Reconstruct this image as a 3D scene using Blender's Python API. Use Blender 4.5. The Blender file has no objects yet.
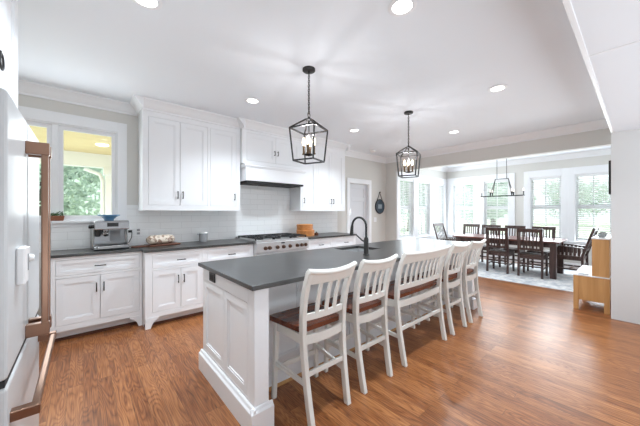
import bpy, bmesh, math, random
from mathutils import Vector, Matrix
S = bpy.context.scene
C = S.collection
PI = math.pi

# ------------------------------------------------------------------ camera, world, lights, exposure
cam = bpy.data.cameras.new('camera')
cam.sensor_width = 36
cam.lens = 275.4 / 640 * 36
cam.shift_y = -1 / 640
cam.clip_start = 0.02
camo = bpy.data.objects.new('camera', cam)
C.objects.link(camo)
camo.location = (0, 0, 1.35)
camo.rotation_euler = (PI / 2, 0, math.radians(49.28 - 90))
S.camera = camo

w = bpy.data.worlds.new('world')
S.world = w
w.use_nodes = True
bg = w.node_tree.nodes['Background']
bg.inputs[0].default_value = (0.86, 0.94, 1.0, 1)
bg.inputs[1].default_value = 0.72

def area(name, loc, target, sx, sy, power, col=(1, 1, 1)):
    l = bpy.data.lights.new(name, 'AREA')
    l.shape = 'RECTANGLE'; l.size = sx; l.size_y = sy; l.energy = power; l.color = col
    o = bpy.data.objects.new(name, l); C.objects.link(o)
    o.location = loc
    o.rotation_euler = (Vector(target) - Vector(loc)).to_track_quat('-Z', 'Y').to_euler()
    return o
# area lamps inside each window for its daylight, plus an added unseen ceiling fill
for yy, pw in ((3.52, 5), (2.637, 10), (1.55, 11), (0.69, 11)): area('daylight_end_window', (8.735, yy, 1.45), (7.735, yy, 1.35), 0.58, 1.5, pw, (0.86, 0.94, 1))
for xx in (6.50, 7.39, 8.285): area('daylight_side_window', (xx, 3.965, 1.45), (xx, 2.965, 1.35), 0.6, 1.5, 5.5, (0.86, 0.94, 1))
area('daylight_kitchen_window', (-0.23, 4.28, 1.82), (-0.23, 3.28, 1.7), 1.0, 1.0, 5, (0.86, 0.94, 1))
area('unseen_ceiling_fill', (2.0, -2.6, 0.5), (2.0, -2.35, 2.5), 5.6, 3.0, 67, (0.80, 0.915, 1))  # unseen fill lamp added behind the camera, aimed up to brighten the ceiling
sun = bpy.data.lights.new('sun', 'SUN'); sun.energy = 1.8; sun.angle = math.radians(1.0); sun.color = (1, 0.98, 0.95)
suno = bpy.data.objects.new('sun', sun); C.objects.link(suno)
suno.rotation_euler = Vector((0.25, 0.45, -1.0)).to_track_quat('-Z', 'Y').to_euler()
S.view_settings.view_transform = 'Standard'
S.view_settings.look = 'None'
S.view_settings.gamma = 1
S.view_settings.use_curve_mapping = False
S.view_settings.exposure = 1.45
S.cycles.max_bounces = 10
S.cycles.diffuse_bounces = 5
S.cycles.transparent_max_bounces = 24
S.cycles.sample_clamp_indirect = 6

# ------------------------------------------------------------------ materials
def srgb(r, g, b):
    f = lambda c: (c / 255 / 12.92) if c / 255 <= 0.04045 else ((c / 255 + 0.055) / 1.055) ** 2.4
    return (f(r), f(g), f(b), 1)

def base_mat(name):
    m = bpy.data.materials.new(name); m.use_nodes = True
    nt = m.node_tree
    return m, nt, nt.nodes['Principled BSDF']

def pbr(name, col, rough=0.5, metal=0.0, var=0.06, scale=6.0, bump=0.0, bscale=60, coat=0.0, spec=0.5):
    """a plain painted / solid material with a faint procedural mottling"""
    m, nt, b = base_mat(name)
    n = nt.nodes.new('ShaderNodeTexNoise'); n.inputs['Scale'].default_value = scale; n.inputs['Detail'].default_value = 4
    tc = nt.nodes.new('ShaderNodeTexCoord'); nt.links.new(tc.outputs['Object'], n.inputs['Vector'])
    r = nt.nodes.new('ShaderNodeMix'); r.data_type = 'RGBA'
    nt.links.new(n.outputs['Fac'], r.inputs['Factor'])
    r.inputs['A'].default_value = tuple(c * (1 - var) for c in col[:3]) + (1,)
    r.inputs['B'].default_value = tuple(min(1, c * (1 + var)) for c in col[:3]) + (1,)
    nt.links.new(r.outputs['Result'], b.inputs['Base Color'])
    b.inputs['Roughness'].default_value = rough; b.inputs['Metallic'].default_value = metal
    b.inputs['Coat Weight'].default_value = coat
    b.inputs['Specular IOR Level'].default_value = spec
    if bump:
        n2 = nt.nodes.new('ShaderNodeTexNoise'); n2.inputs['Scale'].default_value = bscale
        nt.links.new(tc.outputs['Object'], n2.inputs['Vector'])
        bp = nt.nodes.new('ShaderNodeBump'); bp.inputs['Strength'].default_value = bump; bp.inputs['Distance'].default_value = 0.01
        nt.links.new(n2.outputs['Fac'], bp.inputs['Height']); nt.links.new(bp.outputs['Normal'], b.inputs['Normal'])
    return m

def emit(name, col, strength):
    m = bpy.data.materials.new(name); m.use_nodes = True; nt = m.node_tree
    nt.nodes.remove(nt.nodes['Principled BSDF'])
    e = nt.nodes.new('ShaderNodeEmission'); e.inputs[0].default_value = col; e.inputs[1].default_value = strength
    nt.links.new(e.outputs[0], nt.nodes['Material Output'].inputs[0])
    return m

def wood(name, c1, c2, rough=0.4, axis='X', scale=1.0, spec=0.5):
    """stretched grain along the given object axis"""
    m, nt, b = base_mat(name)
    tc = nt.nodes.new('ShaderNodeTexCoord'); mp = nt.nodes.new('ShaderNodeMapping')
    s = [22 * scale] * 3; s['XYZ'.index(axis)] = 1.6 * scale
    mp.inputs['Scale'].default_value = s
    nt.links.new(tc.outputs['Object'], mp.inputs['Vector'])
    n = nt.nodes.new('ShaderNodeTexNoise'); n.inputs['Scale'].default_value = 1.5; n.inputs['Detail'].default_value = 6; n.inputs['Distortion'].default_value = 0.6
    nt.links.new(mp.outputs[0], n.inputs['Vector'])
    cr = nt.nodes.new('ShaderNodeValToRGB'); cr.color_ramp.elements[0].position = 0.3; cr.color_ramp.elements[1].position = 0.7
    cr.color_ramp.elements[0].color = c1; cr.color_ramp.elements[1].color = c2
    nt.links.new(n.outputs['Fac'], cr.inputs[0]); nt.links.new(cr.outputs[0], b.inputs['Base Color'])
    b.inputs['Roughness'].default_value = rough; b.inputs['Specular IOR Level'].default_value = spec
    return m

def math_node(nt, op, a=None, bb=None):
    n = nt.nodes.new('ShaderNodeMath'); n.operation = op
    for i, v in enumerate((a, bb)):
        if v is None: continue
        if isinstance(v, (int, float)): n.inputs[i].default_value = v
        else: nt.links.new(v, n.inputs[i])
    return n.outputs[0]

def floor_mat():
    m, nt, b = base_mat('oak_floor')
    L = nt.links.new
    tc = nt.nodes.new('ShaderNodeTexCoord'); sp = nt.nodes.new('ShaderNodeSeparateXYZ'); L(tc.outputs['Object'], sp.inputs[0])
    cb = nt.nodes.new('ShaderNodeCombineXYZ'); L(sp.outputs['Y'], cb.inputs['X']); L(sp.outputs['X'], cb.inputs['Y'])
    br = nt.nodes.new('ShaderNodeTexBrick'); L(cb.outputs[0], br.inputs['Vector'])
    br.inputs['Scale'].default_value = 1; br.inputs['Brick Width'].default_value = 0.95; br.inputs['Row Height'].default_value = 0.088
    br.inputs['Mortar Size'].default_value = 0.0009; br.inputs['Mortar Smooth'].default_value = 0.2; br.offset = 0.37; br.offset_frequency = 3
    br.inputs['Color1'].default_value = (0, 0, 0, 1); br.inputs['Color2'].default_value = (1, 1, 1, 1); br.inputs['Mortar'].default_value = (0.5, 0.5, 0.5, 1)
    rb = nt.nodes.new('ShaderNodeRGBToBW'); L(br.outputs['Color'], rb.inputs[0])
    shift = math_node(nt, 'MULTIPLY', rb.outputs[0], 37.0)
    # cathedral grain
    gv = nt.nodes.new('ShaderNodeCombineXYZ')
    L(math_node(nt, 'MULTIPLY', sp.outputs['X'], 8.0), gv.inputs['X'])
    L(math_node(nt, 'MULTIPLY', sp.outputs['Y'], 1.0), gv.inputs['Y']); L(shift, gv.inputs['Z'])
    n1 = nt.nodes.new('ShaderNodeTexNoise'); n1.inputs['Scale'].default_value = 1.0; n1.inputs['Detail'].default_value = 1.5; L(gv.outputs[0], n1.inputs['Vector'])
    rings = math_node(nt, 'FRACT', math_node(nt, 'MULTIPLY', n1.outputs['Fac'], 26.0))
    tri = math_node(nt, 'ABSOLUTE', math_node(nt, 'SUBTRACT', rings, 0.5))
    tri = math_node(nt, 'MULTIPLY', tri, 2.0)
    # fine streaks
    fv = nt.nodes.new('ShaderNodeCombineXYZ')
    L(math_node(nt, 'MULTIPLY', sp.outputs['X'], 140.0), fv.inputs['X']); L(math_node(nt, 'MULTIPLY', sp.outputs['Y'], 5.0), fv.inputs['Y']); L(shift, fv.inputs['Z'])
    n2 = nt.nodes.new('ShaderNodeTexNoise'); n2.inputs['Scale'].default_value = 1.0; n2.inputs['Detail'].default_value = 3; L(fv.outputs[0], n2.inputs['Vector'])
    # board tone
    bm_ = nt.nodes.new('ShaderNodeTexNoise'); bm_.inputs['Scale'].default_value = 1.0
    bv = nt.nodes.new('ShaderNodeCombineXYZ'); L(shift, bv.inputs['Z']); L(math_node(nt, 'MULTIPLY', sp.outputs['Y'], 0.8), bv.inputs['Y']); L(math_node(nt, 'MULTIPLY', sp.outputs['X'], 0.8), bv.inputs['X'])
    L(bv.outputs[0], bm_.inputs['Vector'])
    tone = math_node(nt, 'ADD', math_node(nt, 'MULTIPLY', rb.outputs[0], 0.26), math_node(nt, 'MULTIPLY', bm_.outputs['Fac'], 0.62))
    val = math_node(nt, 'ADD', math_node(nt, 'MULTIPLY', tone, 0.74), math_node(nt, 'MULTIPLY', math_node(nt, 'POWER', tri, 0.5), 0.27))
    val = math_node(nt, 'ADD', val, math_node(nt, 'MULTIPLY', math_node(nt, 'SUBTRACT', n2.outputs['Fac'], 0.5), 0.75))
    cr = nt.nodes.new('ShaderNodeValToRGB'); L(val, cr.inputs[0])
    e = cr.color_ramp.elements
    e[0].position = 0.08; e[0].color = FLOOR_DARK; e[1].position = 0.85; e[1].color = FLOOR_LIGHT
    k = cr.color_ramp.elements.new(0.45); k.color = FLOOR_MID
    mx = nt.nodes.new('ShaderNodeMix'); mx.data_type = 'RGBA'
    L(br.outputs['Fac'], mx.inputs['Factor']); L(cr.outputs[0], mx.inputs['A']); mx.inputs['B'].default_value = (0.10, 0.048, 0.022, 1)
    L(mx.outputs['Result'], b.inputs['Base Color'])
    b.inputs['Roughness'].default_value = 0.31
    bp = nt.nodes.new('ShaderNodeBump'); bp.inputs['Strength'].default_value = 0.12; bp.inputs['Distance'].default_value = 0.004
    L(math_node(nt, 'SUBTRACT', n2.outputs['Fac'], br.outputs['Fac']), bp.inputs['Height']); L(bp.outputs['Normal'], b.inputs['Normal'])
    return m
FLOOR_DARK = srgb(64, 34, 18); FLOOR_MID = srgb(138, 82, 44); FLOOR_LIGHT = srgb(190, 130, 80)

def tile_mat():
    m, nt, b = base_mat('subway_tile')
    L = nt.links.new
    tc = nt.nodes.new('ShaderNodeTexCoord'); sp = nt.nodes.new('ShaderNodeSeparateXYZ'); L(tc.outputs['Object'], sp.inputs[0])
    cb = nt.nodes.new('ShaderNodeCombineXYZ'); L(sp.outputs['X'], cb.inputs['X']); L(math_node(nt, 'ADD', sp.outputs['Z'], 0.056), cb.inputs['Y'])
    br = nt.nodes.new('ShaderNodeTexBrick'); L(cb.outputs[0], br.inputs['Vector'])
    br.inputs['Scale'].default_value = 1; br.inputs['Brick Width'].default_value = 0.27; br.inputs['Row Height'].default_value = 0.0903
    br.inputs['Mortar Size'].default_value = 0.002; br.inputs['Mortar Smooth'].default_value = 0.3
    br.inputs['Color1'].default_value = (0.88, 0.885, 0.885, 1); br.inputs['Color2'].default_value = (0.85, 0.855, 0.855, 1); br.inputs['Mortar'].default_value = (0.68, 0.68, 0.68, 1)
    L(br.outputs['Color'], b.inputs['Base Color'])
    b.inputs['Roughness'].default_value = 0.18
    bp = nt.nodes.new('ShaderNodeBump'); bp.inputs['Strength'].default_value = 0.35; bp.inputs['Distance'].default_value = 0.002; bp.invert = True
    L(br.outputs['Fac'], bp.inputs['Height']); L(bp.outputs['Normal'], b.inputs['Normal'])
    return m

def glass_mat():
    m = bpy.data.materials.new('window_glass'); m.use_nodes = True; nt = m.node_tree
    nt.nodes.remove(nt.nodes['Principled BSDF'])
    t = nt.nodes.new('ShaderNodeBsdfTransparent'); t.inputs[0].default_value = (0.97, 0.985, 0.98, 1)
    g = nt.nodes.new('ShaderNodeBsdfGlossy'); g.inputs['Roughness'].default_value = 0.02
    lw = nt.nodes.new('ShaderNodeLayerWeight'); pw = math_node(nt, 'POWER', lw.outputs['Facing'], 5.0)
    f = math_node(nt, 'ADD', math_node(nt, 'MULTIPLY', pw, 0.7), 0.03)
    x = nt.nodes.new('ShaderNodeMixShader')
    nt.links.new(f, x.inputs[0]); nt.links.new(t.outputs[0], x.inputs[1]); nt.links.new(g.outputs[0], x.inputs[2])
    nt.links.new(x.outputs[0], nt.nodes['Material Output'].inputs[0])
    return m

def rug_mat():
    m, nt, b = base_mat('faded_rug')
    L = nt.links.new
    tc = nt.nodes.new('ShaderNodeTexCoord')
    n = nt.nodes.new('ShaderNodeTexNoise'); n.inputs['Scale'].default_value = 5.5; n.inputs['Detail'].default_value = 8; n.inputs['Roughness'].default_value = 0.7
    L(tc.outputs['Object'], n.inputs['Vector'])
    cr = nt.nodes.new('ShaderNodeValToRGB'); L(n.outputs['Fac'], cr.inputs[0])
    cr.color_ramp.elements[0].position = 0.36; cr.color_ramp.elements[0].color = srgb(178, 184, 192)
    cr.color_ramp.elements[1].position = 0.58; cr.color_ramp.elements[1].color = srgb(232, 232, 231)
    L(cr.outputs[0], b.inputs['Base Color']); b.inputs['Roughness'].default_value = 0.95
    return m

def stone_mat():
    m, nt, b = base_mat('honed_black_stone')
    L = nt.links.new
    tc = nt.nodes.new('ShaderNodeTexCoord')
    n = nt.nodes.new('ShaderNodeTexNoise'); n.inputs['Scale'].default_value = 3; n.inputs['Detail'].default_value = 9; n.inputs['Roughness'].default_value = 0.65
    L(tc.outputs['Object'], n.inputs['Vector'])
    cr = nt.nodes.new('ShaderNodeValToRGB'); L(n.outputs['Fac'], cr.inputs[0])
    cr.color_ramp.elements[0].position = 0.3; cr.color_ramp.elements[0].color = srgb(34, 34, 34)
    cr.color_ramp.elements[1].position = 0.75; cr.color_ramp.elements[1].color = srgb(60, 60, 59)
    L(cr.outputs[0], b.inputs['Base Color'])
    b.inputs['Roughness'].default_value = 0.3
    b.inputs['IOR'].default_value = 1.7
    return m

def speckle(name, c1, c2):
    m, nt, b = base_mat(name)
    tc = nt.nodes.new('ShaderNodeTexCoord'); n = nt.nodes.new('ShaderNodeTexVoronoi'); n.inputs['Scale'].default_value = 38
    nt.links.new(tc.outputs['Object'], n.inputs['Vector'])
    cr = nt.nodes.new('ShaderNodeValToRGB'); nt.links.new(n.outputs['Color'], cr.inputs[0])
    cr.color_ramp.elements[0].position = 0.25; cr.color_ramp.elements[0].color = c2; cr.color_ramp.elements[1].position = 0.5; cr.color_ramp.elements[1].color = c1
    nt.links.new(cr.outputs[0], b.inputs['Base Color']); b.inputs['Roughness'].default_value = 0.8
    return m
M = {}
M['floor'] = floor_mat(); M['tile'] = tile_mat(); M['glass'] = glass_mat(); M['rug'] = rug_mat(); M['stone'] = stone_mat()
M['ceiling'] = pbr('ceiling_paint', srgb(236, 240, 245), 0.9, var=0.01, scale=2)
M['wall'] = pbr('greige_wall_paint', srgb(214, 212, 207), 0.85, var=0.012, scale=2)
M['wallw'] = pbr('pale_wall_paint', srgb(222, 222, 221), 0.85, var=0.01, scale=2)
M['trim'] = pbr('white_trim_paint', srgb(238, 239, 241), 0.4, var=0.01, scale=3)
M['cab'] = pbr('white_cabinet_paint', srgb(238, 239, 241), 0.38, var=0.01, scale=3)
M['black'] = pbr('matte_black_metal', srgb(30, 28, 27), 0.45, 0.0)
M['steel'] = pbr('brushed_steel', srgb(165, 165, 165), 0.3, 1.0, var=0.05, scale=20)
M['chrome'] = pbr('polished_steel', srgb(175, 175, 176), 0.16, 1.0)
M['iron'] = pbr('cast_iron', srgb(26, 26, 27), 0.6, bump=0.2)
M['copper'] = pbr('brushed_bronze', srgb(148, 116, 98), 0.3, 1.0, var=0.08, scale=15)
M['fridge'] = pbr('matte_white_enamel', srgb(199, 201, 202), 0.3, var=0.01)
M['gasket'] = pbr('dark_gasket', srgb(48, 48, 50), 0.7)
M['stool'] = pbr('white_stool_paint', srgb(230, 228, 222), 0.4, var=0.015)
M['seat'] = wood('brown_seat_wood', srgb(74, 36, 23), srgb(126, 66, 40), 0.26, 'X')
M['dark'] = wood('espresso_wood', srgb(56, 43, 41), srgb(90, 69, 64), 0.35, 'Z')
M['tabletop'] = wood('mahogany_top', srgb(86, 46, 40), srgb(124, 72, 60), 0.28, 'Y')
M['cushion'] = pbr('brown_leather', srgb(84, 66, 60), 0.5, bump=0.2)
M['honey'] = wood('honey_wood', srgb(188, 138, 84), srgb(206, 158, 104), 0.45, 'Z', 0.6)
M['bulb'] = emit('warm_bulb_glow', (1.0, 0.84, 0.58, 1), 3.2)
M['bulbc'] = emit('soft_bulb_glow', (1.0, 0.92, 0.8, 1), 1.3)
M['can'] = emit('recessed_lamp_glow', (1.0, 0.98, 0.94, 1), 3)
M['brass'] = pbr('aged_brass', srgb(104, 82, 58), 0.45, 0.6)
M['blind'] = pbr('white_blind_slat', srgb(236, 237, 238), 0.5, var=0.01)
M['plastic'] = pbr('white_plastic', srgb(236, 236, 236), 0.35)
M['black_plastic'] = pbr('black_plastic', srgb(24, 24, 25), 0.35)
M['grass'] = pbr('sunlit_lawn', srgb(196, 206, 178), 0.95, var=0.10, scale=0.6)
M['leaf'] = pbr('tree_leaves', srgb(188, 204, 192), 0.8, var=0.14, scale=1.2)
M['bark'] = pbr('tree_bark', srgb(96, 84, 72), 0.9)
M['porch'] = wood('porch_pine', srgb(206, 182, 132), srgb(226, 206, 160), 0.5, 'X')
M['bread'] = speckle('crusty_bread', srgb(222, 210, 194), srgb(150, 122, 104))
M['bread_plain'] = pbr('crusty_bread', srgb(196, 178, 160), 0.75, var=0.45, scale=40, bump=0.5)
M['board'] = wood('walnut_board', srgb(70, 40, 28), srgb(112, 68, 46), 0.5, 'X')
M['boxwood'] = wood('bent_wood', srgb(176, 108, 52), srgb(206, 140, 78), 0.4, 'X')
M['grey'] = pbr('grey_enamel', srgb(150, 151, 153), 0.4, var=0.04)
M['blue'] = pbr('blue_glaze', srgb(74, 106, 134), 0.3, var=0.2, scale=9)
M['bluegrey'] = pbr('blue_grey_plastic', srgb(84, 128, 162), 0.3, var=0.1)
M['planter'] = wood('reddish_planter_wood', srgb(122, 70, 46), srgb(156, 98, 68), 0.6, 'X')
M['herb'] = pbr('herb_leaves', srgb(58, 92, 50), 0.6, var=0.3, scale=30)
M['frost'] = pbr('grey_pottery', srgb(160, 162, 162), 0.35, var=0.3, scale=25)

# ------------------------------------------------------------------ mesh kit
class MB:
    def __init__(s): s.bm = bmesh.new()
    def box(s, x0, y0, z0, x1, y1, z1, mat=None):
        vs = [s.bm.verts.new(v) for v in ((x0, y0, z0), (x1, y0, z0), (x1, y1, z0), (x0, y1, z0), (x0, y0, z1), (x1, y0, z1), (x1, y1, z1), (x0, y1, z1))]
        for f in ((3, 2, 1, 0), (4, 5, 6, 7), (0, 1, 5, 4), (1, 2, 6, 5), (2, 3, 7, 6), (3, 0, 4, 7)):
            s.bm.faces.new([vs[i] for i in f])
        if mat is not None:
            for v in vs: v.co = mat @ v.co
        return s
    def rings(s, rings, close=True, caps=True):
        R = [[s.bm.verts.new(p) for p in r] for r in rings]
        n = len(R[0])
        for a, b in zip(R, R[1:]):
            for i in range(n if close else n - 1):
                s.bm.faces.new((a[i], a[(i + 1) % n], b[(i + 1) % n], b[i]))
        if caps and close:
            s.bm.faces.new(list(reversed(R[0]))); s.bm.faces.new(R[-1])
        return s
    def tube(s, pts, r, seg=8, caps=True, up=None):
        pts = [Vector(p) for p in pts]
        rr = r if isinstance(r, (list, tuple)) else [r] * len(pts)
        rings = []; prev = None
        for i, p in enumerate(pts):
            t = (pts[min(i + 1, len(pts) - 1)] - pts[max(i - 1, 0)]).normalized()
            if prev is None:
                a = Vector((0, 0, 1)) if abs(t.z) < 0.9 else Vector((1, 0, 0))
                u = t.cross(a).normalized()
            else:
                u = (prev - t * prev.dot(t)).normalized()
            prev = u; v = t.cross(u)
            rings.append([p + (u * math.cos(2 * PI * k / seg) + v * math.sin(2 * PI * k / seg)) * rr[i] for k in range(seg)])
        return s.rings(rings, True, caps)
    def torus(s, c, R, r, axis='Z', seg=24, sub=8, mat=None, a0=0, a1=2 * PI):
        full = abs(a1 - a0 - 2 * PI) < 1e-6
        rings = []
        for i in range(seg + (0 if full else 1)):
            a = a0 + (a1 - a0) * i / seg
            ring = []
            for k in range(sub):
                b = 2 * PI * k / sub
                q = ((R + r * math.cos(b)) * math.cos(a), (R + r * math.cos(b)) * math.sin(a), r * math.sin(b))
                q = {'Z': q, 'Y': (q[0], q[2], q[1]), 'X': (q[2], q[0], q[1])}[axis]
                v = Vector(q) + Vector(c)
                ring.append(mat @ v if mat else v)
            rings.append(ring)
        if full: rings.append(rings[0])
        R_ = [[s.bm.verts.new(p) for p in r_] for r_ in rings[:-1 if full else None]]
        if full: R_.append(R_[0])
        for a, b in zip(R_, R_[1:]):
            for k in range(sub): s.bm.faces.new((a[k], a[(k + 1) % sub], b[(k + 1) % sub], b[k]))
        return s
    def lathe(s, prof, c=(0, 0, 0), seg=20, axis='Z', caps=True):
        """prof: (radius, height) pairs from one end to the other"""
        rings = []
        for r, h in prof:
            r = max(r, 1e-4); ring = []
            for k in range(seg):
                a = 2 * PI * k / seg
                q = (r * math.cos(a), r * math.sin(a), h)
                q = {'Z': q, 'Y': (q[0], q[2], q[1]), 'X': (q[2], q[0], q[1])}[axis]
                ring.append(Vector(q) + Vector(c))
            rings.append(ring)
        if not caps: rings.append(rings[0])
        return s.rings(rings, True, caps)
    def prism(s, poly, axis, a, b):
        """extrude a 2D outline along an axis: X: (y,z), Y: (x,z), Z: (x,y)"""
        mk = {'X': lambda p, t: (t, p[0], p[1]), 'Y': lambda p, t: (p[0], t, p[1]), 'Z': lambda p, t: (p[0], p[1], t)}[axis]
        return s.rings([[mk(p, a) for p in poly], [mk(p, b) for p in poly]])
    def slab(s, path, half):
        """path: list of (center, u half vector, v half vector) rectangles, skinned"""
        return s.rings([[c + u + v, c - u + v, c - u - v, c + u - v] for c, u, v in path])
    def build(s, name, mat, parent=None, bevel=0.0, smooth=False, seg=2):
        bmesh.ops.recalc_face_normals(s.bm, faces=s.bm.faces)
        me = bpy.data.meshes.new(name); s.bm.to_mesh(me); s.bm.free()
        me.materials.append(mat)
        o = bpy.data.objects.new(name, me); C.objects.link(o)
        if parent: o.parent = parent
        if smooth:
            for p in me.polygons: p.use_smooth = True
            try: me.set_sharp_from_angle(angle=math.radians(40))
            except Exception: pass
        if bevel:
            b = o.modifiers.new('bevel', 'BEVEL'); b.width = bevel; b.segments = seg; b.limit_method = 'ANGLE'; b.angle_limit = math.radians(40)
        return o

def tag(o, label, cat, group=None, kind=None):
    o['label'] = label; o['category'] = cat
    if group: o['group'] = group
    if kind: o['kind'] = kind
    return o
def thing(name, loc, label, cat, group=None, rz=0.0):
    o = bpy.data.objects.new(name, None); C.objects.link(o)
    o.location = loc; o.rotation_euler = (0, 0, rz); o.empty_display_size = 0.1
    return tag(o, label, cat, group)
def struct(o, label=None, cat=None):
    o['kind'] = 'structure'
    if label: o['label'] = label
    if cat: o['category'] = cat
    return o
def copy_tree(o, parent=None):
    c = o.copy(); C.objects.link(c)
    if parent: c.parent = parent
    for ch in list(o.children): copy_tree(ch, c)
    return c

def panel_with_holes(mb, plane, p0, p1, a0, a1, z0, z1, holes):
    """a wall slab; plane 'Y' spans x in a0..a1, plane 'X' spans y; holes are (a0,a1,z0,z1)"""
    xs = sorted({a0, a1, *[h[0] for h in holes], *[h[1] for h in holes]}); zs = sorted({z0, z1, *[h[2] for h in holes], *[h[3] for h in holes]})
    for i in range(len(xs) - 1):
        run = None
        for j in range(len(zs) - 1):
            cx, cz = (xs[i] + xs[i + 1]) / 2, (zs[j] + zs[j + 1]) / 2
            solid = not any(h[0] < cx < h[1] and h[2] < cz < h[3] for h in holes)
            if solid:
                if run is None: run = [zs[j], zs[j + 1]]
                else: run[1] = zs[j + 1]
            if (not solid or j == len(zs) - 2) and run is not None:
                if plane == 'Y': mb.box(xs[i], p0, run[0], xs[i + 1], p1, run[1])
                else: mb.box(p0, xs[i], run[0], p1, xs[i + 1], run[1])
                run = None
    return mb

# ------------------------------------------------------------------ the room
YB = 4.34; XH = 6.0; YD = 4.03; XE = 8.8; ZC = 2.74; SOUTH = -5.5
struct(MB().box(-1.1, SOUTH, -0.08, 8.95, 4.5, 0.0).build('floor', M['floor']), 'brown oak plank floor across kitchen and dining bay', 'floor')
struct(MB().box(-1.1, SOUTH, ZC, 8.95, 4.5, ZC + 0.1).build('ceiling', M['ceiling']), 'flat white ceiling over the whole kitchen', 'ceiling')
KW = (-0.80, 0.335, 1.25, 2.365)     # kitchen window opening
DW = (4.62, 5.31, 0.0, 2.03)         # pantry door opening
struct(panel_with_holes(MB(), 'Y', YB, YB + 0.14, -1.1, 6.14, 0, ZC, [KW, DW]).build('wall_back', M['wall']), 'greige wall behind the range and cabinets', 'wall')
struct(MB().box(-1.1, SOUTH, 0, -1.0, YB, ZC).build('wall_left', M['wall']), 'greige wall behind the refrigerator', 'wall')
# header over the dining opening + stub
mb = MB().box(XH, -0.3, 2.37, XH + 0.14, YD, ZC).box(XH, YD, 0, XH + 0.14, YB, ZC)
struct(mb.build('wall_header', M['wall']), 'greige header wall above the dining opening', 'wall')
SW = [(c - 0.33, c + 0.33, 0.66, 2.235) for c in (6.50, 7.39, 8.285)]
struct(panel_with_holes(MB(), 'Y', YD, YD + 0.14, XH + 0.14, XE + 0.14, 0, ZC, SW).build('wall_dining_side', M['wall']), 'dining side wall pierced by three windows', 'wall')
EW = [(c - 0.315, c + 0.315, 0.66, 2.235) for c in (3.52, 2.637, 1.55, 0.69)]
struct(panel_with_holes(MB(), 'X', XE, XE + 0.14, -0.3, YD, 0, ZC, EW).build('wall_dining_end', M['wall']), 'dining end wall pierced by four windows', 'wall')
struct(MB().box(5.2, -0.4, 0, XE, -0.3, ZC).build('wall_dining_return', M['wallw']), 'pale wall closing the dining bay', 'wall')
struct(MB().box(5.07, SOUTH, 0, 5.2, 0.239, ZC).build('wall_right', M['wallw']), 'pale partition wall at the right of the kitchen', 'wall')
struct(MB().box(-1.1, SOUTH - 0.1, 0, 5.2, SOUTH, ZC).build('wall_south', M['wallw']), 'pale wall at the back of the living side', 'wall')
# dropped beam overhead
struct(MB().box(-1.0, -0.02, 2.35, 5.07, 0.236, ZC).build('ceiling_beam', M['ceiling'], bevel=0.004), 'white boxed ceiling beam meeting the right partition', 'beam')
struct(MB().box(-1.0, 0.214, 2.345, 5.07, 0.240, 2.375).box(-1.0, -0.035, 2.342, 5.07, -0.01, 2.375).build('trim_4', M['trim'], bevel=0.004))
struct(MB().box(2.455, 0.0, 2.3465, 2.470, 0.214, 2.3515).build('trim_5', M['trim']))

# backsplash tile
mb = MB()
panel_with_holes(mb, 'Y', YB - 0.012, YB, -1.0, 4.23, 0.90, 1.84, [(-1.0, 0.43, 1.18, 1.84), (0.43, 0.556, 1.442, 1.84), (0.556, 1.84, 1.385, 1.84), (2.97, 4.23, 1.385, 1.84)])
struct(mb.build('wall_backsplash', M['tile']), 'white subway tile backsplash behind range', 'backsplash')

# crown mouldings (profile: (out from wall, z))
CR = [(0, ZC), (0.105, ZC), (0.105, ZC - 0.018), (0.085, ZC - 0.03), (0.06, ZC - 0.06), (0.03, ZC - 0.095), (0.018, ZC - 0.105), (0.018, ZC - 0.125), (0, ZC - 0.125)]
def crown_y(mb, y, x0, x1, z=0, k=1): mb.prism([(y - o * k, zz + z) for o, zz in CR], 'X', x0, x1)
def crown_x(mb, x, y0, y1, sgn=-1): mb.prism([(x + sgn * o, zz) for o, zz in CR], 'Y', y0, y1)
mb = MB(); crown_y(mb, YB, -1.0, 0.55); crown_y(mb, YB, 4.235, XH)
crown_x(mb, -1.0, -5, YB, 1)
struct(mb.build('trim_1', M['trim'], smooth=True))
mb = MB(); crown_x(mb, XH, 0.25, YB); struct(mb.build('trim_2', M['trim'], smooth=True))
mb = MB(); crown_x(mb, XE, -0.3, YD); crown_y(mb, YD, XH + 0.14, XE); crown_x(mb, XH + 0.14, -0.3, YD, 1)
struct(mb.build('trim_3', M['trim'], smooth=True))
# baseboards
struct(MB().box(4.14, YB - 0.016, 0, 4.53, YB, 0.14).box(5.40, YB - 0.016, 0, XH, YB, 0.14).build('baseboard_back', M['trim'], bevel=0.004))
struct(MB().box(XH + 0.14, YD - 0.016, 0, XE, YD, 0.14).build('baseboard_dining_side', M['trim'], bevel=0.004))
struct(MB().box(XE - 0.016, -0.3, 0, XE, YD, 0.14).build('baseboard_dining_end', M['trim'], bevel=0.004))

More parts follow.
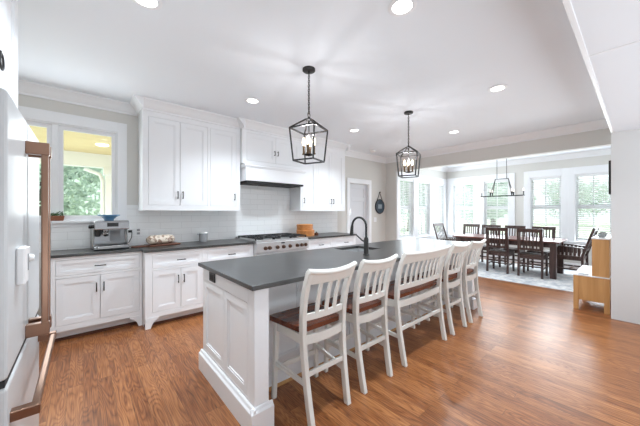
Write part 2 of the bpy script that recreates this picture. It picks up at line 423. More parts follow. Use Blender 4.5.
# ------------------------------------------------------------------ windows
def window(n, plane, p, a0, a1, z0, z1, casing, label, rail=True, mids=(), muntin=True, depth=0.09):
    """plane 'Y' faces -Y at y=p; plane 'X' faces -X at x=p; the frame sits in the opening."""
    def bx(mb, aa, ab, pa, pb, za, zb):
        if plane == 'Y': mb.box(aa, p + pa, za, ab, p + pb, zb)
        else: mb.box(p + pa, aa, za, p + pb, ab, zb)
    root = bpy.data.objects.new('window_%d' % n, None); C.objects.link(root); struct(root, label, 'window')
    fr = MB()
    J = 0.018
    bx(fr, a0, a0 + J, 0, 0.14, z0, z1); bx(fr, a1 - J, a1, 0, 0.14, z0, z1); bx(fr, a0 + J, a1 - J, 0, 0.14, z1 - J, z1); bx(fr, a0 + J, a1 - J, 0, 0.14, z0, z0 + J)
    cl, cr_, ct, cb = casing
    bx(fr, a0 - cl, a0 + 0.004, -0.02, 0, z0, z1 + ct); bx(fr, a1 - 0.004, a1 + cr_, -0.02, 0, z0, z1 + ct); bx(fr, a0 + 0.004, a1 - 0.004, -0.02, 0, z1 - 0.004, z1 + ct)
    if cb:
        bx(fr, a0 - cl, a1 + cr_, -0.02, 0, z0 - 0.03 - cb, z0 - 0.03)
    fr.build('window_frame', M['trim'], root, bevel=0.003)
    sl = MB(); bx(sl, a0 - cl, a1 + cr_, -0.05, 0.06, z0 - 0.03, z0); sl.build('window_sill', M['trim'], root, bevel=0.004)
    bays = []
    lo = a0 + J
    for m0, m1 in mids:
        bays.append((lo, m0)); lo = m1
        mu = MB(); bx(mu, m0, m1, 0.005, 0.12, z0 + J, z1 - J); mu.build('mullion', M['trim'], root, bevel=0.003)
    bays.append((lo, a1 - J))
    for b0, b1 in bays:
        zz = [z0 + J, z1 - J] if not rail else [z0 + J, (z0 + z1) / 2 + 0.02, z1 - J]
        for k in range(len(zz) - 1):
            za, zb = zz[k], zz[k + 1]; q = depth + (0.02 if k == 1 else 0.0)
            s = MB(); T = 0.042
            bx(s, b0, b0 + T, q - 0.03, q, za, zb); bx(s, b1 - T, b1, q - 0.03, q, za, zb)
            bx(s, b0 + T, b1 - T, q - 0.03, q, zb - T, zb); bx(s, b0 + T, b1 - T, q - 0.03, q, za, za + T)
            if muntin: bx(s, (b0 + b1) / 2 - 0.011, (b0 + b1) / 2 + 0.011, q - 0.025, q - 0.005, za + T, zb - T)
            so = s.build('sash', M['trim'], root)
            g = MB(); bx(g, b0 + T, b1 - T, q - 0.017, q - 0.013, za + T, zb - T); g.build('pane', M['glass'], so)
    return root
window(1, 'Y', YB, KW[0], KW[1], KW[2], KW[3], (0.095, 0.095, 0.12, 0.045), 'white double kitchen window above the left counter', rail=False, mids=[(-0.268, -0.214)], muntin=False, depth=0.06)
names_s = ['dining side window nearest the kitchen', 'middle window of the dining side wall', 'dining side window in the far corner']
for i, h in enumerate(SW):
    cl, cr_ = ((0.14, 0.1145), (0.1145, 0.117), (0.117, 0.15))[i]
    window(2 + i, 'Y', YD, *h, (cl, cr_, 0.15, 0.09), names_s[i])
names_e = ['dining end window beside the corner', 'dining end window behind the chandelier', 'dining end window right of the chandelier', 'dining end window by the right partition']
for i, h in enumerate(EW):
    lo, hi = ((0.126, 0.17), (0.13, 0.126), (0.1145, 0.128), (0.13, 0.1145))[i]
    window(5 + i, 'X', XE, *h, (lo, hi, 0.17, 0.09), names_e[i])

# slatted blinds hanging in the dining windows
def blind(plane, p, a0, a1, z0, z1, label, tilt):
    ca = (a0 + a1) / 2
    loc = (ca, p, 0) if plane == 'Y' else (p, ca, 0)
    t = thing('window_blind', loc, label, 'blind', 'slatted blinds in the dining bay', 0 if plane == 'Y' else -PI / 2)
    hw = (a1 - a0) / 2 - 0.024
    hr = MB().box(-hw, 0.004, z1 - 0.065, hw, 0.055, z1 - 0.02); hr.build('headrail', M['blind'], t, bevel=0.003)
    s = MB(); z = z0 + 0.075
    while z < z1 - 0.085:
        m = Matrix.Translation((0, 0.03, z)) @ Matrix.Rotation(tilt, 4, 'X')
        s.box(-hw, -0.024, -0.0015, hw, 0.024, 0.0015, m); z += 0.046
    s.build('slats', M['blind'], t)
    b = MB().box(-hw, 0.008, z0 + 0.022, hw, 0.052, z0 + 0.042); b.build('bottom_rail', M['blind'], t, bevel=0.003)
    c = MB()
    for q in (-hw * 0.6, hw * 0.6): c.tube([(q, 0.004, z0 + 0.035), (q, 0.004, z1 - 0.05)], 0.0012, 5); c.tube([(q, 0.056, z0 + 0.035), (q, 0.056, z1 - 0.05)], 0.0012, 5)
    c.build('ladder_cord', M['blind'], t)
    wd = MB().tube([(0, 0.001, z1 - 0.07), (0, -0.004, z0 + 0.85)], 0.003, 6); wd.build('tilt_wand', M['grey'], t)
    return t
bl_s = ['open white slatted blind in the dining side window nearest the kitchen', 'open white slatted blind in the middle window of the dining side wall', 'open white slatted blind in the side window by the far dining corner']
bl_e = ['open white slatted blind in the end window beside the dining corner', 'open white slatted blind in the end window behind the chandelier', 'open white slatted blind in the end window just right of the chandelier', 'open white slatted blind in the end window nearest the right partition']
for h, l in zip(SW, bl_s): blind('Y', YD, *h, l, math.radians(-24))
for h, l in zip(EW, bl_e): blind('X', XE, *h, l, math.radians(-24))

# pantry door
root = bpy.data.objects.new('door_1', None); C.objects.link(root); struct(root, 'pale grey panelled pantry door right of the cabinets', 'door')
x0, x1, _, z1 = DW
MB().box(x0 - 0.085, YB - 0.022, 0, x0 + 0.003, YB, z1 + 0.10).box(x1 - 0.003, YB - 0.022, 0, x1 + 0.085, YB, z1 + 0.10).box(x0 + 0.003, YB - 0.022, z1 - 0.003, x1 - 0.003, YB, z1 + 0.10) \
    .box(x0, YB, 0, x0 + 0.015, YB + 0.14, z1).box(x1 - 0.015, YB, 0, x1, YB + 0.14, z1).box(x0 + 0.015, YB, z1 - 0.015, x1 - 0.015, YB + 0.14, z1).build('door_frame', M['trim'], root, bevel=0.003)
d = MB(); a, b = x0 + 0.018, x1 - 0.018; y = YB + 0.05
d.box(a, y, 0.01, a + 0.11, y + 0.035, z1 - 0.018).box(b - 0.11, y, 0.01, b, y + 0.035, z1 - 0.018)
for za, zb in ((0.01, 0.23), (0.86, 1.0), (1.60, 1.70), (1.90, z1 - 0.018)): d.box(a + 0.11, y, za, b - 0.11, y + 0.035, zb)
d.box(a + 0.11, y + 0.012, 0.23, b - 0.11, y + 0.025, 1.90)
M['doorp'] = pbr('grey_white_door_paint', srgb(214, 215, 219), 0.45, var=0.01)
d = d.build('door_panel', M['doorp'], root, bevel=0.003)
MB().box(a + 0.025, y - 0.006, 1.275, a + 0.085, y, 1.425).build('door_pull', M['steel'], d, bevel=0.003)

# ------------------------------------------------------------------ cabinets
def shaker(mb, x0, x1, z0, z1, y=0.0, fw=0.058, t=0.02):
    mb.box(x0, y, z0, x0 + fw, y + t, z1).box(x1 - fw, y, z0, x1, y + t, z1).box(x0 + fw, y, z1 - fw, x1 - fw, y + t, z1).box(x0 + fw, y, z0, x1 - fw, y + t, z0 + fw)
    b = 0.012
    # raised bead inside the frame, then the recessed panel
    mb.box(x0 + fw, y + 0.005, z0 + fw, x0 + fw + b, y + t, z1 - fw).box(x1 - fw - b, y + 0.005, z0 + fw, x1 - fw, y + t, z1 - fw)
    mb.box(x0 + fw + b, y + 0.005, z1 - fw - b, x1 - fw - b, y + t, z1 - fw).box(x0 + fw + b, y + 0.005, z0 + fw, x1 - fw - b, y + t, z0 + fw + b)
    mb.box(x0 + fw + b, y + 0.011, z0 + fw + b, x1 - fw - b, y + t, z1 - fw - b)
    return mb
def pull(parent, name, x, z, L, vertical, y=0.0, r=0.0055):
    mb = MB(); h = L / 2
    if vertical:
        mb.tube([(x, y - 0.028, z - h), (x, y - 0.03, z - h * 0.5), (x, y - 0.031, z), (x, y - 0.03, z + h * 0.5), (x, y - 0.028, z + h)], r, 8)
        for q in (-h * 0.8, h * 0.8): mb.tube([(x, y, z + q), (x, y - 0.029, z + q)], r * 0.9, 8)
    else:
        mb.tube([(x - h, y - 0.028, z), (x - h * 0.5, y - 0.03, z), (x, y - 0.031, z), (x + h * 0.5, y - 0.03, z), (x + h, y - 0.028, z)], r, 8)
        for q in (-h * 0.8, h * 0.8): mb.tube([(x + q, y, z), (x + q, y - 0.029, z)], r * 0.9, 8)
    return mb.build(name, M['black'], parent, smooth=True)
def cabinet(name, loc, w_, d_, z0, z1, fronts, label, group, extra=None, cat='cabinet'):
    """fronts: (kind, x0, x1, z0, z1, handle) in local coordinates; the face lies at local y=0, depth goes +y"""
    t = thing(name, loc, label, cat, group)
    mb = MB()
    panel_with_holes(mb, 'Y', 0, 0.02, 0, w_, z0, z1, [f[1:5] for f in fronts])
    mb.box(0, 0.045, z0, w_, d_, z1); mb.box(0, 0.02, z0, 0.018, 0.045, z1).box(w_ - 0.018, 0.02, z0, w_, 0.045, z1)
    if extra: extra(mb)
    mb.build('body', M['cab'], t)
    if cat == 'cabinet' and z0 < 0.2: MB().box(0.0, 0.085, 0, w_, 0.0995, 0.030).build('toe_shadow_strip', M['board'], t)  # dark brown shoe strip added for the shadow along the toe base
    g = 0.0028
    for kind, a, b, za, zb, hd in fronts:
        d = shaker(MB(), a + g, b - g, za + g, zb - g, fw=0.058 if kind == 'door' else 0.036).build(kind, M['cab'], t)
        if hd: pull(d, 'handle', *hd)
    return t
# --- base cabinets
def toe(w_):
    def f(mb): mb.box(0, 0.0, 0.095, w_, 0.045, 0.13)
    return f
L1 = 0.80
# left run (set back)
def ex1(mb):
    mb.box(0.0, 0.10, 0, L1 - 0.0, 0.455, 0.12)
    mb.prism([(L1, 0.0), (L1 - 0.035, 0.0), (L1 - 0.05, 0.045), (L1 - 0.085, 0.085), (L1 - 0.12, 0.10), (L1 - 0.12, 0.125), (L1, 0.125)], 'Y', -0.004, 0.03)
cabinet('base_cabinet', (-0.265, 3.875, 0), L1, 0.46, 0.12, 0.884, [
    ('drawer', 0.052, 0.774, 0.690, 0.850, (0.41, 0.768, 0.10, False)),
    ('door', 0.052, 0.409, 0.178, 0.664, (0.377, 0.535, 0.10, True)),
    ('door', 0.409, 0.774, 0.178, 0.664, (0.441, 0.535, 0.10, True))],
    'white base cabinet under the kitchen window, one drawer over two doors', 'white base cabinets along the back wall', ex1)
def ex2(mb):
    mb.box(0, 0.10, 0, 0.665, 0.635, 0.12)
    # bracket foot
    mb.prism([(0.0, 0.0), (0.055, 0.0), (0.07, 0.045), (0.10, 0.085), (0.135, 0.10), (0.135, 0.125), (0.0, 0.125)], 'Y', -0.006, 0.03)
cabinet('base_cabinet', (0.540, 3.695, 0), 0.665, 0.635, 0.12, 0.884, [
    ('drawer', 0.072, 0.630, 0.690, 0.850, (0.378, 0.768, 0.10, False)),
    ('door', 0.072, 0.377, 0.178, 0.664, (0.345, 0.535, 0.10, True)),
    ('door', 0.377, 0.630, 0.178, 0.664, (0.409, 0.535, 0.10, True))],
    'white base cabinet with bracket foot below the bread loaf', 'white base cabinets along the back wall', ex2)
cabinet('base_cabinet', (1.206, 3.695, 0), 0.686, 0.635, 0.12, 0.884, [
    ('drawer', 0.026, 0.660, 0.690, 0.850, (0.355, 0.768, 0.10, False)),
    ('door', 0.026, 0.343, 0.178, 0.664, (0.311, 0.535, 0.10, True)),
    ('door', 0.343, 0.660, 0.178, 0.664, (0.375, 0.535, 0.10, True))],
    'white base cabinet immediately left of the steel range', 'white base cabinets along the back wall', lambda mb: mb.box(0, 0.10, 0, 0.686, 0.635, 0.12))
cabinet('base_cabinet', (2.856, 3.695, 0), 0.66, 0.635, 0.12, 0.884, [
    ('drawer', 0.026, 0.634, 0.690, 0.850, (0.345, 0.768, 0.10, False)),
    ('drawer', 0.026, 0.634, 0.44, 0.664, (0.345, 0.58, 0.10, False)),
    ('drawer', 0.026, 0.634, 0.178, 0.414, (0.345, 0.32, 0.10, False))],
    'white drawer cabinet just right of the steel range', 'white base cabinets along the back wall', lambda mb: mb.box(0, 0.10, 0, 0.66, 0.635, 0.12))
cabinet('base_cabinet', (3.518, 3.695, 0), 0.60, 0.635, 0.12, 0.884, [
    ('drawer', 0.026, 0.574, 0.690, 0.850, (0.32, 0.768, 0.10, False)),
    ('drawer', 0.026, 0.574, 0.44, 0.664, (0.40, 0.575, 0.10, False)),
    ('drawer', 0.026, 0.574, 0.178, 0.414, (0.32, 0.32, 0.10, False))],
    'white drawer cabinet at the pantry-door end of the counter', 'white base cabinets along the back wall', lambda mb: mb.box(0, 0.10, 0, 0.60, 0.635, 0.12))
# --- counters
mb = MB().prism([(-0.29, 3.853), (0.518, 3.853), (0.524, 3.672), (1.889, 3.672), (1.889, YB - 0.012), (-0.29, YB - 0.012)], 'Z', 0.884, 0.914)
tag(mb.build('countertop', M['stone'], bevel=0.003), 'black stone countertop left of the range, stepping forward', 'countertop', 'black stone counters')
mb = MB().box(2.858, 3.672, 0.884, 4.135, YB - 0.012, 0.914)
tag(mb.build('countertop', M['stone'], bevel=0.003), 'black stone countertop right of the range', 'countertop', 'black stone counters')

# --- wall cabinets
UY = 4.0; UD = YB - UY
def cab_upper(x0, x1, y, z0, z1, fronts, label, grp='white wall cabinets'):
    return cabinet('wall_cabinet', (x0, y, 0), x1 - x0, YB - y, z0, z1, fronts, label, grp)
cab_upper(0.556, 1.350, UY, 1.37, 2.63, [
    ('door', 0.062, 0.426, 1.437, 2.55, (0.395, 1.575, 0.10, True)),
    ('door', 0.426, 0.786, 1.437, 2.55, (0.457, 1.575, 0.10, True))], 'white two-door wall cabinet above the bread loaf')
cab_upper(1.350, 1.826, UY, 1.37, 2.63, [
    ('door', 0.028, 0.415, 1.437, 2.55, (0.383, 1.575, 0.10, True))], 'white single-door wall cabinet above the grey canister')
HY = 3.93
cab_upper(1.828, 2.976, HY, 2.094, 2.63, [
    ('door', 0.075, 0.592, 2.148, 2.575, (0.560, 2.31, 0.075, True)),
    ('door', 0.592, 1.085, 2.148, 2.575, (0.624, 2.31, 0.075, True))], 'short white two-door cabinet above the range hood')
cab_upper(2.978, 3.375, UY, 1.37, 2.63, [
    ('door', 0.045, 0.372, 1.437, 2.53, (0.075, 1.56, 0.10, True))], 'narrow white wall cabinet right of the range hood')
cab_upper(3.375, 4.13, UY, 1.37, 2.63, [
    ('door', 0.03, 0.378, 1.437, 2.53, (0.347, 1.56, 0.10, True)),
    ('door', 0.378, 0.725, 1.437, 2.53, (0.409, 1.56, 0.10, True))], 'white two-door wall cabinet beside the pantry door')
# moulded crown running over the wall cabinets
mb = MB(); 
def crown_c(mb, y, xa, xb):
    mb.box(xa, y - 0.002, 2.62, xb, YB, ZC)
    crown_y(mb, y, xa, xb)
crown_c(mb, UY, 0.556, 1.83); crown_c(mb, HY, 1.83, 2.976); crown_c(mb, UY, 2.976, 4.13)
crown_x(mb, 0.556, UY - 0.1, YB, -1); crown_x(mb, 1.83, HY - 0.1, UY, -1); crown_x(mb, 2.976, HY - 0.1, UY, 1); crown_x(mb, 4.13, UY - 0.1, YB, 1)
struct(mb.build('trim_6', M['cab'], smooth=True))

# --- range hood
t = thing('range_hood', (2.43, 3.84, 0), 'white wooden mantel hood over the steel range', 'range hood')
MB().box(-0.575, 0.02, 1.83, 0.535, 0.49, 2.045).build('canopy', M['cab'], t, bevel=0.003)
MB().box(-0.60, 0.0, 2.045, 0.61 - 0.06, 0.49, 2.075).box(-0.59, 0.01, 2.03, 0.54, 0.49, 2.045).build('cornice', M['cab'], t, bevel=0.004)
MB().box(-0.55, 0.035, 1.80, 0.52, 0.46, 1.829).build('insert', M['gasket'], t, bevel=0.003)
f = MB()
for k in range(3): f.box(-0.50 + k * 0.34, 0.08, 1.794, -0.50 + k * 0.34 + 0.31, 0.42, 1.80)
f.build('filter', M['gasket'], t)

# --- range
M['rsteel'] = pbr('range_steel', srgb(212, 212, 212), 0.36, 1.0, var=0.03, scale=20)
M['bronze'] = pbr('dark_bronze', srgb(92, 72, 60), 0.35, 0.8)
t = thing('range', (2.374, 3.60, 0), 'stainless steel gas range set into the black counter', 'range')
W = 0.478
MB().box(-W, 0.06, 0.10, W, 0.72, 0.905).build('body', M['rsteel'], t, bevel=0.003)
MB().box(-W, 0.02, 0.905, W, 0.725, 0.93).box(-W, 0.66, 0.93, W, 0.725, 0.95).build('cooktop', M['rsteel'], t, bevel=0.004)
MB().prism([(0.0, 0.755), (0.06, 0.745), (0.06, 0.905), (0.02, 0.905), (0.0, 0.895)], 'X', -W, W).build('control_panel', M['rsteel'], t, bevel=0.003)
d = MB().box(-W + 0.01, 0.02, 0.22, W - 0.01, 0.06, 0.73).build('oven_door', M['rsteel'], t, bevel=0.004)
MB().tube([(-W + 0.06, -0.03, 0.67), (W - 0.06, -0.03, 0.67)], 0.013, 10).tube([(-W + 0.1, 0.02, 0.67), (-W + 0.1, -0.03, 0.67)], 0.009, 8).tube([(W - 0.1, 0.02, 0.67), (W - 0.1, -0.03, 0.67)], 0.009, 8).build('handle', M['chrome'], d, smooth=True)
MB().box(-0.3, 0.016, 0.33, 0.3, 0.021, 0.58).build('door_window', M['black_plastic'], d)
MB().box(-W + 0.01, 0.04, 0.11, W - 0.01, 0.06, 0.205).build('kick_panel', M['rsteel'], t)
for sx in (-1, 1):
    for sy in (0.1, 0.66): MB().lathe([(0.022, 0), (0.022, 0.1)], (sx * (W - 0.05), sy, 0), 10).build('leg', M['black'], t)
for x in (-0.335, -0.265, -0.13, -0.02, 0.10, 0.24, 0.33, 0.41):
    big = x == -0.02
    kz = 0.815
    k = MB().lathe([(0.024, 0.0), (0.027, -0.006), (0.024, -0.03), (0.019, -0.034)], (x, 0.002, kz), 16, 'Y').build('knob', M['bronze'], t, smooth=True)
    MB().lathe([(0.030, 0.0), (0.030, -0.007)], (x, 0.004, kz), 16, 'Y').build('knob_ring', M['copper'], k)
MB().box(-0.06, -0.004, 0.865, 0.0, 0.003, 0.885).build('badge', M['black_plastic'], t)
for k in range(3):
    cx = -0.315 + 0.315 * k
    g = MB(); gx0, gx1, gy0, gy1 = cx - 0.152, cx + 0.152, 0.06, 0.64; zt = 0.968; b = 0.007
    for yy in (gy0, (gy0 + gy1) / 2, gy1): g.box(gx0, yy - b, zt - 0.014, gx1, yy + b, zt)
    for xx in (gx0, cx, gx1): g.box(xx - b, gy0, zt - 0.014, xx + b, gy1, zt)
    for yy in (0.205, 0.495):
        for a in (0.785, 2.356):
            m = Matrix.Translation((cx, yy, zt - 0.007)) @ Matrix.Rotation(a, 4, 'Z'); g.box(-0.13, -b * 0.8, -0.007, 0.13, b * 0.8, 0.007, m)
    for xx in (gx0 + 0.006, gx1 - 0.006):
        for yy in (gy0 + 0.006, gy1 - 0.006): g.box(xx - 0.008, yy - 0.008, 0.93, xx + 0.008, yy + 0.008, zt - 0.01)
    g.build('grate', M['iron'], t, bevel=0.002)
    for yy in (0.205, 0.495): MB().lathe([(0.05, 0.93), (0.05, 0.94), (0.036, 0.945), (0.036, 0.953), (0.0, 0.955)], (cx, yy, 0), 16).build('burner', M['iron'], t, smooth=True)

# ------------------------------------------------------------------ refrigerator and the cabinet over it
FX = -0.19; FY0, FY1, FYM = 1.365, 2.255, 1.80
t = thing('refrigerator', (-0.6, FYM, 0), 'matte white refrigerator with bronze handles at the left edge', 'refrigerator')
def loc_x(x): return x + 0.6
def ly(y): return y - FYM
MB().box(loc_x(-0.94), ly(FY0) + 0.005, 0.03, loc_x(FX - 0.08), ly(FY1) - 0.005, 1.755).build('body', M['fridge'], t, bevel=0.006)
MB().box(loc_x(FX - 0.08), ly(FY0) + 0.02, 0.05, loc_x(FX - 0.065), ly(FY1) - 0.02, 1.74).box(loc_x(FX - 0.065), ly(FY0) + 0.004, 0.7685, loc_x(FX - 0.006), ly(FY1) - 0.004, 0.7895).build('gasket', M['gasket'], t)
doors = []
for (ya, yb) in ((FY0, FYM - 0.003), (FYM + 0.003, FY1)):
    doors.append(MB().box(loc_x(FX - 0.065), ly(ya), 0.79, loc_x(FX), ly(yb), 1.76).build('door', M['fridge'], t, bevel=0.014, seg=3))
def bar_handle_v(parent, y, z0, z1):
    x = loc_x(FX)
    mb = MB().box(x + 0.048, y - 0.013, z0 + 0.002, x + 0.072, y + 0.013, z1 - 0.002)
    h = mb.build('handle', M['copper'], parent, bevel=0.005)
    MB().box(x - 0.001, y - 0.016, z1 - 0.055, x + 0.076, y + 0.016, z1).build('handle_bracket', M['copper'], h, bevel=0.003)
    MB().box(x - 0.001, y - 0.016, z0, x + 0.076, y + 0.016, z0 + 0.055).build('handle_bracket', M['copper'], h, bevel=0.003)
bar_handle_v(doors[0], ly(1.755), 0.80, 1.66); bar_handle_v(doors[1], ly(1.845), 0.80, 1.66)
dr = MB().box(loc_x(FX - 0.065), ly(FY0), 0.06, loc_x(FX), ly(FY1), 0.768).build('freezer_drawer', M['fridge'], t, bevel=0.014, seg=3)
x = loc_x(FX)
h = MB().box(x + 0.048, ly(FY0 + 0.05), 0.632, x + 0.072, ly(FY1 - 0.05), 0.658).build('handle', M['copper'], dr, bevel=0.005)
for yy in (FY0 + 0.04, FY1 - 0.075): MB().box(x - 0.001, ly(yy), 0.628, x + 0.074, ly(yy) + 0.036, 0.662).build('handle_bracket', M['copper'], h, bevel=0.003)
lk = MB().box(x, ly(1.515), 1.075, x + 0.025, ly(1.60), 1.215).build('door_latch', M['plastic'], doors[0], bevel=0.006)
MB().box(x + 0.004, ly(1.60), 1.16, x + 0.02, ly(1.69), 1.205).lathe([(0.016, 0.0), (0.018, 0.02), (0.012, 0.032)], (x + 0.0, ly(1.70), 1.155), 12, 'X').build('latch_strap', M['plastic'], lk, bevel=0.002)
MB().box(x + 0.02, ly(1.575), 1.12, x + 0.027, ly(1.588), 1.185).build('latch_slot', M['grey'], lk)

t = cabinet('wall_cabinet', (-0.28, 1.2, 0), 1.11, 0.70, 1.88, 2.62, [
    ('door', 0.05, 0.555, 1.94, 2.55, None), ('door', 0.555, 1.06, 1.94, 2.55, None)],
    'deep white cabinet with black ring pulls above the refrigerator', 'white wall cabinets')
t.rotation_euler = (0, 0, PI / 2); t.location = (-0.28, 1.2, 0)
ds = [o for o in t.children if o.name.startswith('door')]
for o, xx in zip(ds, (0.52, 0.60)):
    rg = MB().torus((xx, -0.014, 2.0), 0.034, 0.0042, 'Y', 24, 8).lathe([(0.012, 0), (0.012, -0.014)], (xx, 0, 2.036), 10, 'Y').build('ring_pull', M['black'], o, smooth=True)
mb = MB().box(-1.0, 1.2, 2.62, -0.28, 2.31, ZC); crown_x(mb, -0.28, 1.2, 2.31, 1)
struct(mb.build('trim_7', M['cab'], smooth=True))

# ------------------------------------------------------------------ island
IX0, IX1, IY0, IY1 = 0.753, 4.25, 1.485, 2.49
BX0, BX1 = 0.785, 4.20
t = thing('kitchen_island', (2.5, 1.99, 0), 'long white panelled island in the middle of the kitchen', 'island')
ox, oy = 2.5, 1.99
BK = 1.855
mb = MB()
zs_ = 0.66
mb.box(BX0 + 0.02 - ox, BK - oy, 0, BX1 - ox, 2.44 - oy, zs_).box(BX0 + 0.02 - ox, BK - oy, zs_, 2.23 - ox, 2.44 - oy, 0.884).box(2.74 - ox, BK - oy, zs_, BX1 - ox, 2.44 - oy, 0.884)
mb.box(2.23 - ox, BK - oy, zs_, 2.74 - ox, 1.955 - oy, 0.884).box(2.23 - ox, 2.405 - oy, zs_, 2.74 - ox, 2.44 - oy, 0.884)
mb.build('body', M['cab'], t)
# corner posts at the seating side and the end frame
for px in (BX0, BX1 - 0.10):
    MB().box(px - ox, 1.52 - oy, 0, px + 0.10 - ox, 1.595 - oy, 0.884).build('end_post', M['cab'], t, bevel=0.003)
mb = MB()
ends = ((1.612, 1.985), (2.005, 2.43))
panel_with_holes(mb, 'X', BX0 - ox, BX0 + 0.02 - ox, 1.595 - oy, 2.455 - oy, 0, 0.884, [(a - oy, b - oy, 0.185, 0.778) for a, b in ends])
mb.build('end_panel', M['cab'], t)
for xa, xb in ((BX0 + 0.02, BX0 + 0.10), (BX1 - 0.10, BX1)): MB().box(xa - ox, 1.595 - oy, 0, xb - ox, BK - oy, 0.884).build('knee_wall', M['cab'], t)
for ya, yb in ends:
    dm = shaker(MB(), 0.0025, yb - ya - 0.0025, 0.1875, 0.7755, fw=0.05, t=0.0185)
    for v in dm.bm.verts:                                   # turn the door so that it faces the end of the island
        xx, yy, zz = v.co; v.co = (BX0 - ox + yy, yb - oy - xx, zz)
    dm.build('panel_door', M['cab'], t)
# base moulding
b0 = IX0 + 0.002
mb = MB()
mb.prism([(b0 - ox, 0), (BX0 - ox, 0), (BX0 - ox, 0.168), (b0 + 0.018 - ox, 0.165), (b0 + 0.012 - ox, 0.150), (b0 - ox, 0.140)], 'Y', 1.4985 - oy, 2.48 - oy)
mb.prism([(1.495 - oy, 0), (1.52 - oy, 0), (1.52 - oy, 0.168), (1.513 - oy, 0.165), (1.507 - oy, 0.150), (1.495 - oy, 0.140)], 'X', b0 + 0.001 - ox, BX0 + 0.125 - ox)
mb.box(BX0 + 0.10 - ox, 1.52 - oy, 0, BX0 + 0.125 - ox, BK - oy, 0.14)
mb.box(BX1 - 0.125 - ox, 1.495 - oy, 0, BX1 + 0.03 - ox, 1.52 - oy, 0.14).box(BX1 - ox, 1.495 - oy, 0, BX1 + 0.03 - ox, 2.47 - oy, 0.14)
mb.box(BX0 + 0.125 - ox, BK - 0.018 - oy, 0, BX1 - 0.1 - ox, BK - oy, 0.12)
mb.build('base_moulding', M['cab'], t, bevel=0.003)
MB().prism([(BK - 0.018 - oy, 0), (BK - 0.034 - oy, 0), (BK - 0.030 - oy, 0.012), (BK - 0.018 - oy, 0.018)], 'X', BX0 + 0.125 - ox, BX1 - 0.1 - ox).build('shoe_moulding', M['honey'], t)
# seating-side panel doors
n = 6; wd = (BX1 - 0.1 - BX0 - 0.1) / n
for k in range(n):
    a = BX0 + 0.1 + k * wd - ox
    shaker(MB(), a + 0.012, a + wd - 0.012, 0.16, 0.86, y=BK - 0.016 - oy, fw=0.06, t=0.016).build('seating_panel', M['cab'], t)
o = MB().box(BX0 - 0.008 - ox, 2.165 - oy, 0.795, BX0 - ox, 2.285 - oy, 0.868).build('outlet', M['black_plastic'], t, bevel=0.002)
MB().box(BX0 - 0.011 - ox, 2.19 - oy, 0.81, BX0 - 0.008 - ox, 2.225 - oy, 0.853).box(BX0 - 0.011 - ox, 2.235 - oy, 0.81, BX0 - 0.008 - ox, 2.27 - oy, 0.853).build('socket', M['gasket'], o)
# top with a cut-out for the sink
SX0, SX1, SY0, SY1 = 2.27, 2.70, 2.02, 2.38
mb = MB()
mb2 = []
bm = mb.bm
def ringv(z, pts): return [bm.verts.new((x, y, z)) for x, y in pts]
outp = [(IX0, IY0), (IX1, IY0), (IX1, IY1), (IX0, IY1)]; inp = [(SX0, SY0), (SX1, SY0), (SX1, SY1), (SX0, SY1)]
ot, ob, it, ib = ringv(0.914, outp), ringv(0.884, outp), ringv(0.914, inp), ringv(0.884, inp)
for i in range(4):
    j = (i + 1) % 4
    bm.faces.new((ot[i], ot[j], it[j], it[i])); bm.faces.new((ob[j], ob[i], ib[i], ib[j])); bm.faces.new((ob[i], ob[j], ot[j], ot[i])); bm.faces.new((it[i], it[j], ib[j], ib[i]))
tag(mb.build('countertop', M['stone'], bevel=0.003), 'large black stone countertop on the island, sink cut into it', 'countertop', 'black stone counters')
mb = MB(); T = 0.004
a, b, c, d = SX0 - 0.01, SX1 + 0.01, SY0 - 0.01, SY1 + 0.01
# open steel basin (five walls)
mb.box(a, c, 0.68, b, d, 0.684).box(a, c, 0.684, a + T, d, 0.884).box(b - T, c, 0.684, b, d, 0.884).box(a + T, c, 0.684, b - T, c + T, 0.884).box(a + T, d - T, 0.684, b - T, d, 0.884)
M['composite'] = pbr('grey_sink_composite', srgb(176, 177, 178), 0.5, var=0.08, scale=60)
sk = tag(mb.build('sink', M['composite']), 'undermount grey sink in the island countertop', 'sink')
MB().lathe([(0.045, 0.684), (0.045, 0.687), (0.02, 0.687), (0.018, 0.685)], ((a + b) / 2, (c + d) / 2, 0), 16).build('drain', M['chrome'], sk)
# faucet: gooseneck towards the range
FXX, FYY = 2.17, 1.805
t = thing('faucet', (FXX, FYY, 0.914), 'matte black gooseneck faucet on the island', 'faucet')
MB().lathe([(0.031, 0), (0.031, 0.008), (0.025, 0.014), (0.023, 0.16), (0.020, 0.17), (0.0165, 0.18)], (0, 0, 0), 16).build('base', M['black'], t, smooth=True)
pts = [(0, 0, 0.17), (0, 0, 0.285)]
Rg = 0.095
for k in range(0, 13):
    aa = PI * k / 12 * 0.97
    pts.append((0, Rg - Rg * math.cos(aa), 0.285 + Rg * math.sin(aa)))
MB().tube(pts, 0.0115, 12).build('spout', M['black'], t, smooth=True)
e = pts[-1]
MB().tube([(0, e[1], e[2]), (0, e[1] + 0.006, e[2] - 0.04), (0, e[1] + 0.010, e[2] - 0.10)], [0.014, 0.017, 0.021], 12).build('spray_head', M['black'], t, smooth=True)
MB().tube([(0, 0.015, 0.135), (-0.004, 0.05, 0.145), (-0.01, 0.12, 0.195)], [0.010, 0.008, 0.0065], 8).build('lever', M['black'], t, smooth=True)

